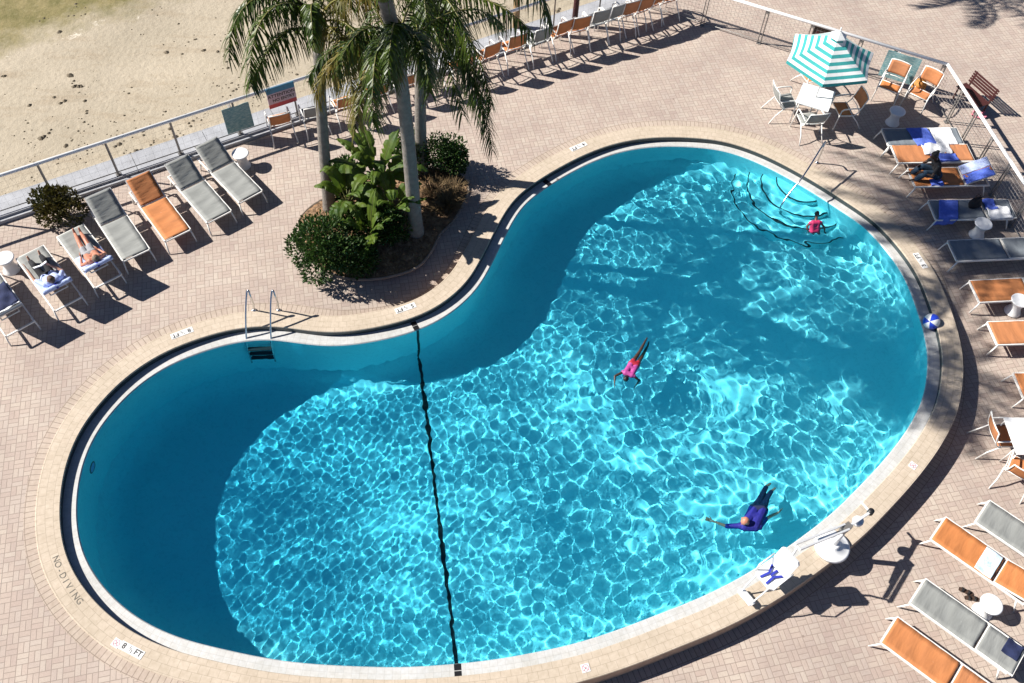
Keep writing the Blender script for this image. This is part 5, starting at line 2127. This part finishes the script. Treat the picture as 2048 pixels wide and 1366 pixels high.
def palm(label, b, H, lean, fronds, seed, r0=.19, r1=.13, shaft=1.1, fill=12, fill_az=(0, 6.28), fillL=3.0, skirt=None, lp=1.3):
    rnd = random.Random(seed)
    root = thing('palm_tree', label, 'palm tree', b, 0, 'palms in the planting bed')
    cz = H-shaft
    mb = MB()
    n = 46
    pts, rs = [], []
    for i in range(n+1):
        t = i/n
        pts.append(Vector((lean[0]*t**lp, lean[1]*t**lp, cz*t)))
        rs.append((r0+(r1-r0)*t**.7)*(1.0+(.22*math.exp(-t*14)))*(1.018 if i % 2 else .99))
    mb.tube(pts, rs, 18)
    mb.build('trunk', M['trunk'], root, True)
    top = pts[-1]
    dtop = (pts[-1]-pts[-4]).normalized()
    mb = MB()
    sp_ = [top+dtop*shaft*t for t in (0, .15, .4, .7, 1.0)]
    mb.tube(sp_, [r1*1.02, r1*1.25, r1*1.1, r1*.8, r1*.45], 16)
    mb.build('crownshaft', M['shaft'], root, True)
    crown = sp_[-1]
    def add(az, el, L, dr, oldf=False, z=0.0, low=False, **kw):
        org = crown-dtop*(shaft*.45+z)
        if skirt and low:
            org = min(pts, key=lambda q: abs(q.z-skirt+z-rnd.uniform(-.1, .7))).copy()
        lf, rp = palm_frond(org, az, el, L, dr, rnd, **kw)
        o = lf.build('frond', M['frond_old'] if oldf else M['frond'], root)
        m2 = MB()
        m2.tube(rp[::2], [max(.004, .026*(1-i/len(rp[::2]))) for i in range(len(rp[::2]))], 6)
        m2.build('midrib', M['rachis'], o, True)
    for f in fronds:
        kw = f[5] if len(f) > 5 else {}
        add(R_(f[0]), R_(f[1]), f[2], R_(f[3]), f[4] if len(f) > 4 else False, low=True, **kw)
    for i in range(fill):
        az = fill_az[0]+(fill_az[1]-fill_az[0])*(i+rnd.random()*.7)/fill
        near = skirt and math.sin(az) < -.15          # on the near side the young upright fronds
        add(az, R_(rnd.uniform(55, 80) if near else rnd.uniform(35, 78)), fillL*rnd.uniform(.85, 1.1)*(.85 if near else 1), R_(rnd.uniform(60, 80) if near else rnd.uniform(90, 125)), power=1.4)
    return root

palm('left palm of the bed, smooth grey trunk with a frond drooping to the left', at(660, 418, .06), 5.9, (.38, .0), [
    (-108, 65, 2.79, 100, False, dict(power=1.01, az_bend=-.04, z=.35)), (-157, 74, 3.1, 143, False, dict(power=1.25, az_bend=1.0)),
    (-131, 73, 3.3, 142, False, dict(power=1.11, az_bend=.72)),
    (-25, 44, 3.3, 123, False, dict(power=1.06, az_bend=-1.2)), (-49, 38, 3.19, 112, True, dict(power=1.19, az_bend=-.65)),
    (-20, 65, 2.6, 125, True), (-80, 78, 2.0, 140, False), (-150, 76, 2.3, 140, False)],
    51, r0=.15, r1=.115, fill=4, fill_az=(.3, 2.0), fillL=2.9)
palm('front palm of the bed with the thickest trunk, nearest the pool', at(832, 468, .06), 8.7, (.0, -1.4), [
    (-96, 56, 3.26, 119, False, dict(power=1.5, az_bend=.16)), (-74, 65, 2.76, 125, False, dict(power=1.95, az_bend=-.36)),
    (154, 25, 2.8, 136, True, dict(power=.93)), (-51, 67, 2.83, 125, False, dict(power=1.5, az_bend=-.5)), (-130, 64, 2.7, 135, True),
    (-120, 76, 2.4, 142, False), (60, 60, 2.6, 110, False), (130, 62, 2.6, 115, False), (-85, 78, 2.3, 140, False), (-62, 74, 2.5, 138, False), (-142, 70, 2.6, 135, False), (20, 62, 2.7, 125, False), (-105, 62, 2.6, 128, True)],
    52, r0=.175, r1=.13, fill=46, fillL=3.5, skirt=5.45, lp=3.4)
palm('right rear palm of the bed beside the clipped shrub', at(843, 344, .06), 10.6, (.55, .0), [
    (-26, 32, 2.9, 71, False, dict(power=1.37)), (-46, 0, 3.4, 75, False, dict(power=.92, az_bend=-.29, z=-.1)), (-44, 6, 3.6, 80, False, dict(power=.95, az_bend=-.3, z=.1)),
    (-40, 10, 3.2, 88, False, dict(power=.95, az_bend=-.3)), (-73, 13, 3.21, 66, False, dict(power=1.27, az_bend=.17)), (-98, 40, 2.8, 110, False, dict(power=1.56, az_bend=.71)),
    (-51, 24, 2.83, 132, False, dict(power=1.42)), (40, 55, 2.6, 110, False), (120, 60, 2.6, 115, False), (-80, 62, 2.6, 130, False), (-20, 55, 2.7, 118, False), (-58, 48, 2.8, 122, False)],
    53, r0=.15, r1=.115, fill=30, fillL=3.8, skirt=4.9)

# palms standing beyond the seawall row and posts at the top edge
def post(name, label, u, v, r, h_, mat, cat='post'):
    q = at(u, v, 0)
    root = thing(name, label, cat, (q.x, q.y, -.4 if name == 'timber_post' else 0))
    mb = MB()
    z0 = 0
    mb.tube([(0,0,z0), (.01,0,h_*.5), (0,.02,h_)], [r*1.05, r, r*.95], 12)
    mb.build('shaft', mat, root, True)
    mb = MB()
    mb.lathe([(0, h_+.05), (r*.8, h_+.03), (r*1.15, h_), (r*1.15, h_-.05)], 12, (0, .02, 0))
    mb.build('cap', M['post'], root, True)
    return root
post('timber_post', 'weathered timber post standing on the beach behind the arching frond', 1031, 62, .10, 2.2, M['greywood'])
post('timber_post', 'dark red timber post behind the row of chairs near the far end', 1148, 50, .085, 2.3, M['redwood'])
palm('palm beyond the far paving, out of sight but for its shadow', Vector((7.4, 27.4, 0)), 5.3, (.1, .1), [], 55, fill=14, fillL=2.6)

# ------------------------------------------------------------------ caustics flags
for o in RECV:
    o.cycles.is_caustics_receiver = True
